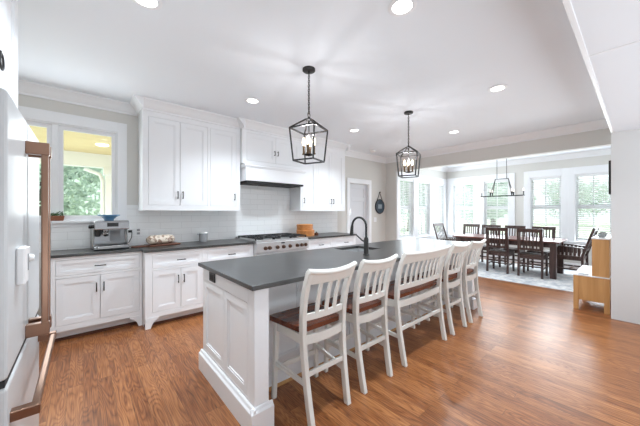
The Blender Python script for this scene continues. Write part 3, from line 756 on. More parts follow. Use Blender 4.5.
# ------------------------------------------------------------------ stools
def post_path(sx, spread):
    """rear post: foot, knee, seat, crest. returns centre points (x,y,z)"""
    f, s_, tp = spread
    zs = [0, 0.12, 0.26, 0.42, 0.56, 0.68, 0.80, 0.90, 0.985]
    ys = [-0.235, -0.212, -0.190, -0.172, -0.165, -0.170, -0.190, -0.222, -0.258]
    out = []
    for z, y in zip(zs, ys):
        x = f + (s_ - f) * z / 0.56 if z < 0.56 else s_ + (tp - s_) * (z - 0.56) / 0.425
        out.append(Vector((sx * x, y, z)))
    return out
def ysat(z):
    zs = [0, 0.12, 0.26, 0.42, 0.56, 0.68, 0.80, 0.90, 0.985]; ys = [-0.235, -0.212, -0.190, -0.172, -0.165, -0.170, -0.190, -0.222, -0.258]
    for i in range(len(zs) - 1):
        if zs[i] <= z <= zs[i + 1]: return ys[i] + (ys[i + 1] - ys[i]) * (z - zs[i]) / (zs[i + 1] - zs[i])
    return ys[-1]
def make_stool(name, label, half, nslat, cat, group):
    t = thing(name, (0, 0, 0), label, cat, group)
    s_ = half - 0.045; sp = (half - 0.048, half - 0.032, half - 0.017)
    for sx in (-1, 1):
        mb = MB(); path = post_path(sx, sp)
        mb.slab([(p, Vector((0.0175, 0, 0)), Vector((0, 0.021, 0))) for p in path], 0)
        mb.build('leg', M['stool'], t, bevel=0.005)
        fx = half - 0.016
        MB().slab([(Vector((sx * (fx + 0.004), 0.155, 0)), Vector((0.015, 0, 0)), Vector((0, 0.015, 0))), (Vector((sx * (fx - 0.012), 0.145, 0.555)), Vector((0.018, 0, 0)), Vector((0, 0.018, 0)))], 0).build('leg', M['stool'], t, bevel=0.004)
    # crest rail: bowed back, dipped in the middle, rolled top edge
    N = 12; path = []; roll = []
    for k in range(N + 1):
        u = -1 + 2 * k / N; x = u * (half + 0.0)
        bow = -0.022 * (1 - u * u); dip = -0.020 * (1 - u * u) * min(1, 0.25 / half)
        zt = 0.985 + dip; zb = 0.898
        yt, yb = -0.258 + bow, -0.222 + bow
        path.append((Vector((x, (yt + yb) / 2, (zt + zb) / 2)), Vector((0, 0.011, 0.004)), Vector((0, (yt - yb) / 2, (zt - zb) / 2))))
        roll.append((x, yt - 0.006, zt + 0.002))
    mb = MB(); mb.slab(path, 0); mb.tube(roll, 0.0175, 10)
    mb.build('crest_rail', M['stool'], t, smooth=True)
    path = []
    for k in range(N + 1):
        u = -1 + 2 * k / N; x = u * (half - 0.04); bow = -0.016 * (1 - u * u)
        path.append((Vector((x, -0.168 + bow, 0.668)), Vector((0, 0.010, 0)), Vector((0, 0, 0.022))))
    MB().slab(path, 0).build('back_rail', M['stool'], t, bevel=0.003)
    inner = half - 0.055
    for k in range(nslat):
        u = -1 + 2 * (k + 1) / (nslat + 1); x = u * inner
        pp = []
        for q in range(6):
            z = 0.675 + (0.91 - 0.675) * q / 5
            bow = -0.018 * (1 - u * u)
            pp.append((Vector((x * (1 + 0.05 * q / 5), ysat(z) + bow, z)), Vector((0.0155, 0, 0)), Vector((0, 0.006, 0))))
        MB().slab(pp, 0).build('slat', M['stool'], t, bevel=0.002)
    # aprons
    mb = MB()
    mb.box(-half + 0.05, 0.125, 0.495, half - 0.05, 0.150, 0.556)
    path = []
    for k in range(N + 1):
        u = -1 + 2 * k / N; x = u * (half - 0.045)
        path.append((Vector((x, -0.166 - 0.010 * (1 - u * u), 0.523 - 0.008 * (1 - u * u))), Vector((0, 0.011, 0)), Vector((0, 0, 0.031))))
    mb.slab(path, 0)
    for sx in (-1, 1):
        mb.slab([(Vector((sx * (half - 0.035), -0.15, 0.525)), Vector((0.010, 0, 0)), Vector((0, 0, 0.031))), (Vector((sx * (half - 0.026), 0.13, 0.525)), Vector((0.010, 0, 0)), Vector((0, 0, 0.031)))], 0)
    mb.build('apron', M['stool'], t, bevel=0.003)
    # saddle seat
    mb = MB(); nx, ny = 12, 8; top = []; bot = []
    for i in range(nx + 1):
        u = -1 + 2 * i / nx; rt, rb = [], []
        for j in range(ny + 1):
            v = j / ny
            hw = half + 0.012 - 0.045 * (1 - v) + 0.0
            x = u * hw; y = -0.150 + v * 0.335
            if abs(u) > 0.99: y = min(max(y, -0.145), 0.175)
            dip = 0.014 * (1 - u ** 4) * (1 - (2 * v - 1) ** 4)
            edge = 0.006 if (abs(u) > 0.99 or j in (0, ny)) else 0
            rt.append(mb.bm.verts.new((x, y, 0.600 - dip - edge + 0.005 * v))); rb.append(mb.bm.verts.new((x, y, 0.562)))
        top.append(rt); bot.append(rb)
    for i in range(nx):
        for j in range(ny):
            mb.bm.faces.new((top[i][j], top[i + 1][j], top[i + 1][j + 1], top[i][j + 1])); mb.bm.faces.new((bot[i][j + 1], bot[i + 1][j + 1], bot[i + 1][j], bot[i][j]))
    for i in range(nx):
        mb.bm.faces.new((bot[i][0], bot[i + 1][0], top[i + 1][0], top[i][0])); mb.bm.faces.new((top[i][ny], top[i + 1][ny], bot[i + 1][ny], bot[i][ny]))
    for j in range(ny):
        mb.bm.faces.new((top[0][j], top[0][j + 1], bot[0][j + 1], bot[0][j])); mb.bm.faces.new((bot[nx][j], bot[nx][j + 1], top[nx][j + 1], top[nx][j]))
    so = mb.build('seat', M['seat'], t, smooth=True); so['label'] = 'brown saddle seat'
    # stretchers
    def bar(p, q, hx, hz):
        p, q = Vector(p), Vector(q); dv = (q - p).normalized(); side = dv.cross(Vector((0, 0, 1))).normalized() * hx; up = Vector((0, 0, hz))
        MB().slab([(p, side, up), (q, side, up)], 0).build('stretcher', M['stool'], t, bevel=0.003)
    yb = ysat(0.30)
    bar((-half + 0.05, yb, 0.305), (half - 0.05, yb, 0.305), 0.009, 0.017)
    bar((-half + 0.02, 0.150, 0.215), (half - 0.02, 0.150, 0.215), 0.010, 0.018)
    for sx in (-1, 1): bar((sx * (half - 0.05), ysat(0.235), 0.235), (sx * (half - 0.017), 0.150, 0.262), 0.010, 0.016)
    if half > 0.35:
        for sx in (-0.33, 0.33): bar((sx * half, ysat(0.25), 0.262), (sx * half, 0.150, 0.262), 0.010, 0.014)
    return t
SYO = 1.58
st0 = make_stool('counter_stool', 'white slat-back stool with brown seat by the island post, nearest the camera', 0.211, 3, 'stool', 'white stools along the island')
st0.location = (1.252, SYO, 0)
for x, l in ((1.757, 'white slat-back stool with brown seat between the nearest stool and the bench'), (3.25, 'white slat-back stool right beyond the white counter bench'), (3.752, 'white slat-back stool last in the island row, closest to the dining table')):
    c = copy_tree(st0); c.location = (x, SYO, 0); c['label'] = l
bn = make_stool('counter_bench', 'wide white slat-back counter bench between the stools', 0.425, 8, 'bench', None)
bn.location = (2.517, SYO, 0)

# ------------------------------------------------------------------ lamps
CANS = [(1.63, 1.045, 'round recessed light in the ceiling nearest the front lantern and camera'), (3.52, 1.04, 'round recessed light in the ceiling between the beam and the far lantern'),
        (1.60, 3.145, 'round recessed light in the ceiling in front of the hood cabinet'), (3.49, 3.16, 'round recessed light in the ceiling in front of the pantry-side wall cabinets'),
        (4.86, 2.095, 'round recessed light in the ceiling close to the dining header'), (0.31, 2.10, 'round recessed light in the ceiling above the left floor, cut by the top edge')]
can0 = None
for x, y, l in CANS:
    if can0 is None:
        can0 = thing('recessed_light', (x, y, ZC), l, 'ceiling light', 'recessed ceiling lights')
        MB().lathe([(0.066, -0.001), (0.092, -0.001), (0.095, -0.006), (0.072, -0.012), (0.066, -0.010)], (0, 0, 0), 32, 'Z', False).build('trim_ring', M['trim'], can0, smooth=True)
        MB().lathe([(0.068, -0.001), (0.068, -0.007), (0.0, -0.007)], (0, 0, 0), 32).build('lens', M['can'], can0)
        c = can0
    else:
        c = copy_tree(can0); c.location = (x, y, ZC); c['label'] = l
    ld = bpy.data.lights.new('recessed_lamp', 'SPOT'); ld.energy = 55; ld.spot_size = math.radians(132); ld.spot_blend = 0.9; ld.shadow_soft_size = 0.06; ld.color = (0.82, 0.92, 1.0)
    lo = bpy.data.objects.new('recessed_lamp', ld); C.objects.link(lo); lo.location = (x, y, ZC - 0.02)

def make_lantern(loc, label):
    t = thing('lantern_pendant', loc, label, 'pendant light', 'black lantern pendants over the island', math.radians(21))
    # origin on the ceiling (z=0); everything hangs below
    zt, zb, ht, hb = -0.585, -0.895, 0.135, 0.110
    MB().lathe([(0.0, 0.0), (0.062, 0.0), (0.062, -0.018), (0.055, -0.024), (0.012, -0.026), (0.010, -0.04)], (0, 0, 0), 28).build('canopy', M['black'], t, smooth=True)
    ch = MB(); z = -0.045; k = 0
    while z > -0.425:
        m = Matrix.Translation((0, 0, z - 0.012)) @ Matrix.Rotation(PI / 2 * (k % 2), 4, 'Z') @ Matrix.Scale(1.7, 4, (0, 0, 1))
        ch.torus((0, 0, 0), 0.0088, 0.003, 'Y', 12, 6, m); z -= 0.0215; k += 1
    ch.build('chain', M['black'], t, smooth=True)
    MB().torus((0, 0, -0.447), 0.022, 0.0035, 'Y', 20, 8).build('loop', M['black'], t, smooth=True)
    MB().lathe([(0.0, -0.468), (0.012, -0.468), (0.014, -0.478), (0.032, -0.486), (0.034, -0.498), (0.012, -0.506), (0.006, -0.53)], (0, 0, 0), 18).build('crown_cap', M['black'], t, smooth=True)
    f = MB(); b = 0.0065
    def sq(p, q):
        p, q = Vector(p), Vector(q); d = (q - p).normalized(); a = Vector((0, 0, 1)) if abs(d.z) < 0.8 else Vector((1, 1, 0)).normalized()
        u = d.cross(a).normalized(); v = d.cross(u)
        f.slab([(p, u * b, v * b), (q, u * b, v * b)], 0)
    ct = [(sx * ht, sy * ht, zt) for sx, sy in ((-1, -1), (1, -1), (1, 1), (-1, 1))]; cb_ = [(sx * hb, sy * hb, zb) for sx, sy in ((-1, -1), (1, -1), (1, 1), (-1, 1))]
    for i in range(4):
        j = (i + 1) % 4
        sq(ct[i], ct[j]); sq(cb_[i], cb_[j]); sq(ct[i], cb_[i]); sq(ct[i], (ct[i][0] * 0.16, ct[i][1] * 0.16, -0.49))
    f.build('cage', M['black'], t)
    MB().tube([(0, 0, -0.52), (0, 0, -0.835)], 0.006, 8).lathe([(0.0, -0.85), (0.016, -0.845), (0.045, -0.838), (0.05, -0.832), (0.016, -0.825), (0.008, -0.81)], (0, 0, 0), 18).build('stem', M['black'], t, smooth=True)
    for k in range(4):
        a = PI / 2 * k + 0.3; cx, cy = 0.052 * math.cos(a), 0.052 * math.sin(a)
        MB().lathe([(0.0, -0.835), (0.014, -0.832), (0.016, -0.822), (0.0095, -0.82), (0.0095, -0.745), (0.0, -0.744)], (cx, cy, 0), 12).build('candle_sleeve', M['brass'], t, smooth=True)
        MB().lathe([(0.006, -0.745), (0.013, -0.728), (0.0155, -0.712), (0.012, -0.69), (0.005, -0.668), (0.0, -0.660)], (cx, cy, 0), 12).build('bulb', M['bulb'], t, smooth=True)
    return t
PEND = [((1.665, 2.10, ZC), 'black lantern pendant with four lit candles, nearer the camera'), ((3.432, 2.10, ZC), 'black lantern pendant with lit candles beside the dining header, the farther one')]
ln0 = make_lantern(*PEND[0])
c = copy_tree(ln0); c.location = PEND[1][0]; c['label'] = PEND[1][1]
for loc, _ in PEND:
    for k in range(4):
        a = PI / 2 * k + 0.3 + math.radians(21)
        ld = bpy.data.lights.new('candle_lamp', 'POINT'); ld.energy = 0.8; ld.color = (0.97, 0.97, 1); ld.shadow_soft_size = 0.012
        lo = bpy.data.objects.new('candle_lamp', ld); C.objects.link(lo)
        lo.location = (loc[0] + 0.052 * math.cos(a), loc[1] + 0.052 * math.sin(a), ZC - 0.655)

# dining chandelier
t = thing('chandelier', (7.55, 2.145, ZC), 'black linear chandelier with six candle lights over the dining table', 'chandelier')
zb = 1.73 - ZC; zf = 2.135 - ZC
MB().box(-0.05, -0.16, -0.025, 0.05, 0.16, 0).build('canopy', M['black'], t, bevel=0.003)
mb = MB()
for yy in (-0.10, 0.10): mb.tube([(0, yy, -0.02), (0, yy, zf)], 0.006, 8)
mb.build('rod', M['black'], t)
hb = 0.43; wb = 0.07; q = 0.009
mb = MB()
for sx in (-1, 1): mb.box(sx * wb - q, -hb, zb - q, sx * wb + q, hb, zb + q)
for yy in (-hb, -0.22, 0.22, hb): mb.box(-wb, yy - q, zb - q, wb, yy + q, zb + q)
mb.build('bar', M['black'], t)
mb = MB().box(-0.012, -0.14, zf - 0.008, 0.012, 0.14, zf + 0.008)
for sy in (-1, 1):
    for sx in (-1, 1): mb.slab([(Vector((sx * 0.006, sy * 0.135, zf)), Vector((0.006, 0, 0)), Vector((0, 0.006, 0))), (Vector((sx * wb, sy * 0.22, zb)), Vector((0.006, 0, 0)), Vector((0, 0.006, 0)))], 0)
mb.build('hanger_frame', M['black'], t)
for yy, xx in ((-hb, 0), (hb, 0), (-0.22, wb), (-0.22, -wb), (0.22, wb), (0.22, -wb)):
    MB().lathe([(0.018, zb + 0.008), (0.020, zb + 0.014), (0.011, zb + 0.018), (0.011, zb + 0.10), (0, zb + 0.10)], (xx, yy, 0), 12).build('candle_sleeve', M['black'], t, smooth=True)
    MB().lathe([(0.006, zb + 0.10), (0.013, zb + 0.115), (0.015, zb + 0.13), (0.011, zb + 0.15), (0.0, zb + 0.175)], (xx, yy, 0), 12).build('bulb', M['bulbc'], t, smooth=True)
# smoke detector
t = thing('smoke_detector', (4.97, 3.95, ZC), 'small round white detector on the ceiling near the header corner', 'detector')
MB().lathe([(0.0, 0), (0.06, 0), (0.06, -0.02), (0.045, -0.034), (0.0, -0.036)], (0, 0, 0), 24).build('housing', M['plastic'], t, smooth=True)
MB().lathe([(0.047, -0.03), (0.05, -0.029), (0.047, -0.026)], (0, 0, 0), 24, 'Z', False).build('vent_ring', M['grey'], t)

# ------------------------------------------------------------------ counter things
# espresso machine
M['gunmetal'] = pbr('gunmetal', srgb(160, 161, 163), 0.3, 0.9)
t = thing('espresso_machine', (0.245, 4.10, 0.914), 'stainless steel espresso machine on the counter under the window', 'coffee machine', None, math.radians(6))
hw = 0.165
MB().box(-hw, -0.13, 0.012, hw, 0.15, 0.05).box(-hw, 0.02, 0.05, hw, 0.15, 0.30).box(-hw, -0.06, 0.05, -hw + 0.012, 0.03, 0.30).box(hw - 0.012, -0.06, 0.05, hw, 0.03, 0.30).build('body', M['steel'], t, bevel=0.006)
MB().prism([(-0.14, 0.235), (0.15, 0.235), (0.15, 0.335), (-0.115, 0.335), (-0.135, 0.31)], 'X', -hw, hw).build('head', M['chrome'], t, bevel=0.008)
MB().box(-hw + 0.002, -0.12, 0.0, hw - 0.002, 0.14, 0.014).build('base', M['black_plastic'], t)
MB().box(-0.05, -0.1405, 0.268, 0.055, -0.132, 0.312).build('display', M['black_plastic'], t)
MB().box(-0.14, -0.165, 0.018, 0.14, -0.02, 0.052).build('drip_tray', M['steel'], t, bevel=0.004)
MB().box(-0.12, -0.155, 0.052, 0.12, -0.03, 0.057).build('drip_grille', M['black_plastic'], t)
g = MB().lathe([(0.034, 0.235), (0.034, 0.205), (0.030, 0.20)], (-0.055, -0.075, 0), 18).build('group_head', M['chrome'], t, smooth=True)
pf = MB().lathe([(0.036, 0.20), (0.036, 0.178), (0.024, 0.170), (0.012, 0.155)], (-0.055, -0.075, 0), 18).build('portafilter', M['chrome'], t, smooth=True)
MB().tube([(-0.055, -0.11, 0.188), (-0.06, -0.17, 0.183), (-0.062, -0.215, 0.178)], [0.010, 0.013, 0.014], 10).build('portafilter_handle', M['black_plastic'], pf, smooth=True)
MB().lathe([(0.030, 0.235), (0.026, 0.16), (0.02, 0.155)], (-0.125, -0.06, 0), 16).build('grinder_chute', M['black_plastic'], t, smooth=True)
MB().tube([(0.12, -0.10, 0.235), (0.13, -0.12, 0.15), (0.125, -0.14, 0.08)], 0.005, 8).build('steam_wand', M['chrome'], t, smooth=True)
MB().box(-hw + 0.013, 0.014, 0.06, hw - 0.013, 0.021, 0.232).build('splash_panel', M['gunmetal'], t)
MB().box(0.0, 0.006, 0.085, 0.10, 0.0145, 0.215).build('water_panel', M['grey'], t)
MB().lathe([(0.02, 0), (0.024, -0.02), (0.02, -0.035)], (-hw, -0.02, 0.27), 14, 'X').build('side_dial', M['black_plastic'], t, smooth=True)
MB().lathe([(0.022, 0), (0.024, 0.028), (0.015, 0.032)], (0.10, -0.135, 0.0), 14, 'X')
pl = MB().tube([(hw - 0.01, 0.10, 0.04), (hw + 0.05, 0.13, 0.05), (hw + 0.085, 0.16, 0.11), (hw + 0.095, 0.19, 0.17), (hw + 0.085, 0.20, 0.185)], 0.0045, 8).box(hw + 0.055, 0.18, 0.17, hw + 0.095, 0.20, 0.20)
pl.build('power_cord', M['black_plastic'], t)
# blue dish on top
t = thing('blue_hopper_dish', (0.235, 4.12, 1.249), 'blue-grey shallow dish on top of the espresso machine', 'dish')
MB().lathe([(0.0, 0.0), (0.045, 0.0), (0.05, 0.018), (0.078, 0.045), (0.108, 0.058), (0.108, 0.070), (0.07, 0.060), (0.03, 0.034), (0.0, 0.03)], (0, 0, 0), 28).build('bowl', M['bluegrey'], t, smooth=True)
# outlet behind machine
t = thing('wall_outlet', (0.555, YB - 0.012, 1.09), 'white double outlet plate on the tile beside the espresso machine', 'outlet')
MB().box(-0.036, -0.005, -0.058, 0.036, 0, 0.058).build('plate', M['plastic'], t, bevel=0.002)
MB().box(-0.017, -0.007, 0.008, 0.017, -0.005, 0.036).box(-0.017, -0.007, -0.036, 0.017, -0.005, -0.008).build('socket', M['grey'], t)
# cutting board + bread
t = thing('cutting_board', (0.795, 4.10, 0.914), 'dark walnut board with handle under the loaf', 'cutting board', None, math.radians(14))
MB().box(-0.19, -0.10, 0.0, 0.19, 0.10, 0.020).build('board', M['board'], t, bevel=0.008)
MB().box(-0.345, -0.028, 0.0005, -0.19, 0.028, 0.019).torus((-0.337, 0, 0.010), 0.022, 0.009, 'Z', 16, 8).build('handle', M['board'], t, bevel=0.004)
mb = MB(); ringsb = []
for k in range(15):
    u = -1 + 2 * k / 14; sc = max(0.0, 1 - abs(u) ** 6) ** 0.5
    ring = []
    for a in range(16):
        an = 2 * PI * a / 16; cy = 0.072 * math.cos(an) * (0.5 + 0.5 * sc); cz = 0.062 * math.sin(an)
        zz = 0.934 - 0.914 + 0.054 + (cz if cz > 0 else cz * 0.86) * (0.45 + 0.55 * sc)
        zz = max(zz, 0.0205); wob = 0.004 * math.sin(7 * u + a * 1.7)
        ring.append((u * 0.165, cy + wob, zz + 0.004 * math.sin(u * 19 + a)*(1 if cz>0 else 0)))
    ringsb.append(ring)
mb.rings(ringsb)
br = mb.build('bread_loaf', M['bread'], smooth=True); br.location = (0.775, 4.10, 0.914); br.rotation_euler = (0, 0, math.radians(14))
tag(br, 'pale crusty bread loaf on the dark board', 'bread')
# canister
t = thing('canister', (1.345, 4.20, 0.914), 'grey lidded canister on the counter left of the range', 'canister')
MB().lathe([(0.0, 0), (0.058, 0), (0.060, 0.008), (0.060, 0.118), (0.056, 0.122), (0.0, 0.122)], (0, 0, 0), 28).build('body', M['grey'], t, smooth=True)
MB().lathe([(0.0, 0.122), (0.063, 0.122), (0.063, 0.134), (0.05, 0.139), (0.0, 0.140)], (0, 0, 0), 28).build('lid', M['plastic'], t, smooth=True)
MB().box(-0.085, -0.012, 0.108, -0.058, 0.012, 0.118).build('spout', M['grey'], t, bevel=0.002)
# stacked round wood boxes
for zz, nm, r, lb in ((0.914, 'bread_box', 0.165, 'honey wood round box at the bottom of the pair right of the range'), (1.018, 'bread_box', 0.150, 'honey wood round box stacked on top, right of the range')):
    t = thing(nm, (3.13, 4.05 + (0.02 if zz > 1 else 0), zz), lb, 'wooden box', 'round wood boxes')
    MB().lathe([(0.0, 0), (r, 0), (r, 0.072), (r - 0.006, 0.074), (0.0, 0.074)], (0, 0, 0), 36).build('base', M['boxwood'], t, smooth=True)
    MB().lathe([(0.0, 0.074), (r + 0.004, 0.074), (r + 0.004, 0.098), (r - 0.004, 0.1035), (0.0, 0.1035)], (0, 0, 0), 36).build('lid', M['boxwood'], t, smooth=True)
t = thing('pepper_mill', (3.335, 3.98, 0.914), 'small dark jar on the counter right of the round wood boxes', 'jar')
MB().lathe([(0.0, 0), (0.036, 0), (0.040, 0.012), (0.034, 0.04), (0.022, 0.048), (0.0, 0.049)], (0, 0, 0), 18).build('body', M['board'], t, smooth=True)
MB().lathe([(0.0, 0.049), (0.012, 0.052), (0.014, 0.062), (0.0, 0.068)], (0, 0, 0), 12).build('knob', M['black_plastic'], t, smooth=True)
# herb planter on the window sill
t = thing('herb_planter', (-0.235, 4.31, 1.25), 'small wooden planter with green herbs on the window sill', 'plant')
MB().prism([(-0.065, 0.0), (0.065, 0.0), (0.075, 0.055), (-0.075, 0.055)], 'Y', -0.018, 0.045).build('planter_box', M['planter'], t, bevel=0.003)
rnd = random.Random(3)
mb = MB()
def leafq(mb, p, s, rnd, flat=0.5):
    n = Vector((rnd.gauss(0, 1), rnd.gauss(0, 1), rnd.gauss(0, 1) * flat + 0.4)).normalized(); u = n.orthogonal().normalized(); u.rotate(Matrix.Rotation(rnd.random() * 6.28, 3, n)); v = n.cross(u)
    p = Vector(p); q = [p - u * s, p + v * s * 0.5, p + u * s, p - v * s * 0.5]
    mb.bm.faces.new([mb.bm.verts.new(c) for c in q])
for k in range(130): leafq(mb, (rnd.uniform(-0.065, 0.065), rnd.uniform(-0.008, 0.035), 0.06 + abs(rnd.gauss(0, 0.016))), 0.012, rnd)
mb.build('herbs', M['herb'], t)
MB().box(-0.066, -0.012, 0.035, 0.066, 0.040, 0.056).build('soil', M['board'], t)
# round hanging on the pantry-side wall, switch plates
M['slate'] = pbr('slate_blue_glaze', srgb(58, 76, 90), 0.35, var=0.3, scale=14)
t = thing('wall_hanging', (5.735, YB, 1.49), 'round blue plate hanging from a strap on the wall', 'wall decor')
MB().lathe([(0.0, -0.004), (0.165, -0.004), (0.175, -0.02), (0.165, -0.028), (0.15, -0.02), (0.0, -0.016)], (0, 0, 0), 40, 'Y').build('plate', M['slate'], t, smooth=True)
MB().torus((0, -0.016, 0), 0.178, 0.012, 'Y', 40, 8).build('rim', M['black'], t, smooth=True)
MB().box(-0.075, -0.0225, -0.055, 0.075, -0.0165, 0.055).build('center_motif', pbr('pale_motif', srgb(150, 160, 168), 0.5, var=0.3, scale=30), t)
MB().tube([(-0.115, -0.014, 0.13), (0.0, -0.012, 0.36), (0.115, -0.014, 0.13)], 0.008, 8).lathe([(0.012, 0), (0.012, -0.03), (0.016, -0.034)], (0, 0, 0.362), 10, 'Y').build('strap', M['black'], t)
t = thing('light_switch', (5.56, YB, 1.16), 'white switch plate on the wall below the round hanging', 'light switch')
MB().box(-0.055, -0.005, -0.058, 0.055, 0, 0.058).build('plate', M['plastic'], t, bevel=0.002)
MB().box(-0.04, -0.009, -0.032, -0.008, -0.005, 0.032).box(0.008, -0.009, -0.032, 0.04, -0.005, 0.032).build('rocker', M['trim'], t, bevel=0.002)

# ------------------------------------------------------------------ dining bay
rug = MB().box(6.25, 0.02, 0.0, 8.62, 3.88, 0.010).build('area_rug', M['rug'], bevel=0.003)
tag(rug, 'faded pale grey rug under the dining table', 'rug')
ZR = 0.010
# table
TX0, TX1, TY0, TY1 = 7.05, 8.03, 1.03, 3.08
t = thing('dining_table', ((TX0 + TX1) / 2, (TY0 + TY1) / 2, ZR), 'long dark reddish wooden dining table on the rug', 'table')
hx, hy = (TX1 - TX0) / 2, (TY1 - TY0) / 2
MB().box(-hx, -hy, 0.718, hx, hy, 0.75).build('tabletop', M['tabletop'], t, bevel=0.005)
mb = MB(); i = 0.075
mb.box(-hx + i, -hy + i, 0.62, hx - i, -hy + i + 0.025, 0.718).box(-hx + i, hy - i - 0.025, 0.62, hx - i, hy - i, 0.718).box(-hx + i, -hy + i + 0.025, 0.62, -hx + i + 0.025, hy - i - 0.025, 0.718).box(hx - i - 0.025, -hy + i + 0.025, 0.62, hx - i, hy - i - 0.025, 0.718)
mb.build('apron', M['dark'], t)
for sx in (-1, 1):
    for sy in (-1, 1):
        cx, cy = sx * (hx - 0.105), sy * (hy - 0.105)
        MB().box(cx - 0.05, cy - 0.05, 0, cx + 0.05, cy + 0.05, 0.718).build('leg', M['dark'], t, bevel=0.004)
def make_chair(label, half=0.215, arms=False):
    name = 'dining_armchair' if arms else 'dining_chair'
    t = thing(name, (0, 0, 0), label, 'chair', 'dark slat-back dining chairs')
    b = 0.018
    def rear(z): return -0.20 - (0.0 if z < 0.45 else (z - 0.45) * (0.13 if not arms else 0.30)) - (0.02 * (1 - min(z, 0.45) / 0.45))
    top = 1.0 if not arms else 1.03
    for sx in (-1, 1):
        x = sx * (half - b)
        MB().slab([(Vector((x, rear(z), z)), Vector((b, 0, 0)), Vector((0, 0.02, 0))) for z in (0, 0.2, 0.45, 0.7, top - 0.02)], 0).build('leg', M['dark'], t)
        MB().box(x - b, 0.20 - b, 0, x + b, 0.20 + b, 0.42 if not arms else 0.62).build('leg', M['dark'], t)
    def backbar(nm, z0, z1, w_, hh=0.010):
        MB().slab([(Vector((0, rear(z), z)), Vector((w_, 0, 0)), Vector((0, hh, 0))) for z in (z0, z1)], 0).build(nm, M['dark'], t)
    backbar('top_rail', top - 0.075, top, half + 0.004, 0.014); backbar('lower_rail', 0.55, 0.595, half - 0.03)
    n = 7
    for k in range(n):
        x = -half + 0.05 + (2 * half - 0.1) * k / (n - 1) if n > 1 else 0
        MB().slab([(Vector((x, rear(z), z)), Vector((0.011, 0, 0)), Vector((0, 0.006, 0))) for z in (0.59, top - 0.07)], 0).build('slat', M['dark'], t)
    MB().box(-half + 0.02, -0.20, 0.37, half - 0.02, -0.18, 0.43).box(-half + 0.02, 0.19, 0.37, half - 0.02, 0.21, 0.43).box(-half + 0.008, -0.19, 0.37, -half + 0.028, 0.2, 0.43).box(half - 0.028, -0.19, 0.37, half - 0.008, 0.2, 0.43).build('apron', M['dark'], t)
    MB().box(-half - 0.004, -0.185, 0.43, half + 0.004, 0.235, 0.462).build('seat', M['cushion'], t, bevel=0.010)
    for sx in (-1, 1): MB().box(sx * (half - 0.018) - 0.009, -0.20, 0.17, sx * (half - 0.018) + 0.009, 0.19, 0.20).build('stretcher', M['dark'], t)
    MB().box(-half + 0.02, -0.01, 0.172, half - 0.02, 0.01, 0.198).build('stretcher', M['dark'], t)
    MB().box(-half + 0.03, rear(0.3) - 0.009, 0.25, half - 0.03, rear(0.3) + 0.009, 0.285).build('stretcher', M['dark'], t)
    if arms:
        for sx in (-1, 1):
            x = sx * (half - b)
            am = MB().slab([(Vector((x, yy, zz)), Vector((0.032, 0, 0)), Vector((0, 0, 0.011))) for yy, zz in ((-0.26, 0.615), (0.0, 0.635), (0.27, 0.64))], 0).build('armrest', M['dark'], t, bevel=0.003)
            mb = MB()
            for k in range(6):
                yy = -0.155 + 0.062 * k; mb.box(x - 0.006, yy - 0.019, 0.425, x + 0.006, yy + 0.019, 0.625)
            mb.build('side_slats', M['dark'], am)
    return t
ch0 = make_chair('dark slat-back dining chair on the kitchen side of the table, farther from the wood cabinet')
ch0.location = (7.185, 2.065, ZR); ch0.rotation_euler = (0, 0, -PI / 2)
def put(label, x, y, rz):
    c = copy_tree(ch0); c.location = (x, y, ZR); c.rotation_euler = (0, 0, rz); c['label'] = label; return c
put('dark slat-back dining chair on the kitchen side of the table, closest to the table leg', 7.185, 1.475, -PI / 2)
for y, l in ((3.10, 'dark slat-back dining chair on the window side, beside the far dining corner'), (2.56, 'dark slat-back dining chair on the window side, second from the far corner'), (2.03, 'dark slat-back dining chair on the window side, third from the far corner'), (1.47, 'dark slat-back dining chair on the window side, by the table end with the armchair')):
    put(l, 8.05 if y > 3 else 7.90, y, PI / 2)
a0 = make_chair('dark mission-style armchair at the table end beside the wood cabinet', 0.28, True)
a0.location = (7.72, 0.935, ZR); a0.rotation_euler = (0, 0, math.radians(-2))
a1 = copy_tree(a0); a1.location = (7.50, 3.30, ZR); a1.rotation_euler = (0, 0, PI); a1['label'] = 'dark armchair with lit slats at the far left end of the table'

# honey wood stepped cabinet behind the partition
t = thing('stepped_cabinet', (5.22, 0.26, 0), 'honey wood stepped cabinet with white tops beside the right partition', 'cabinet')
LX = 0.98
mb = MB().box(0, 0.0, 0.14, LX, 0.345, 0.468)
mb.build('lower_case', M['honey'], t, bevel=0.004)
for xx in (0.0, LX - 0.04):
    for yy in (0.0, 0.30): MB().box(xx - 0.006, yy - 0.004, 0, xx + 0.04, yy + 0.05, 0.47).build('leg', M['honey'], t, bevel=0.003)
MB().box(-0.008, -0.005, 0.468, LX, 0.352, 0.484).build('lower_top', M['plastic'], t, bevel=0.003)
u = MB().box(0, 0.0, 0.484, LX, 0.165, 0.985).build('upper_case', M['honey'], t, bevel=0.003)
MB().box(-0.006, -0.004, 0.985, LX, 0.170, 1.002).build('upper_top', M['plastic'], u, bevel=0.003)
t = thing('blue_book', (5.36, 0.52, 0.484), 'blue book lying on the low step of the wood cabinet', 'book', None, 0.1)
MB().box(-0.10, -0.055, 0.0005, 0.10, 0.055, 0.003).box(-0.10, -0.055, 0.015, 0.10, 0.055, 0.018).box(-0.10, 0.052, 0.003, 0.10, 0.055, 0.015).build('cover', M['blue'], t)
MB().box(-0.097, -0.052, 0.003, 0.097, 0.052, 0.015).build('pages', M['plastic'], t)
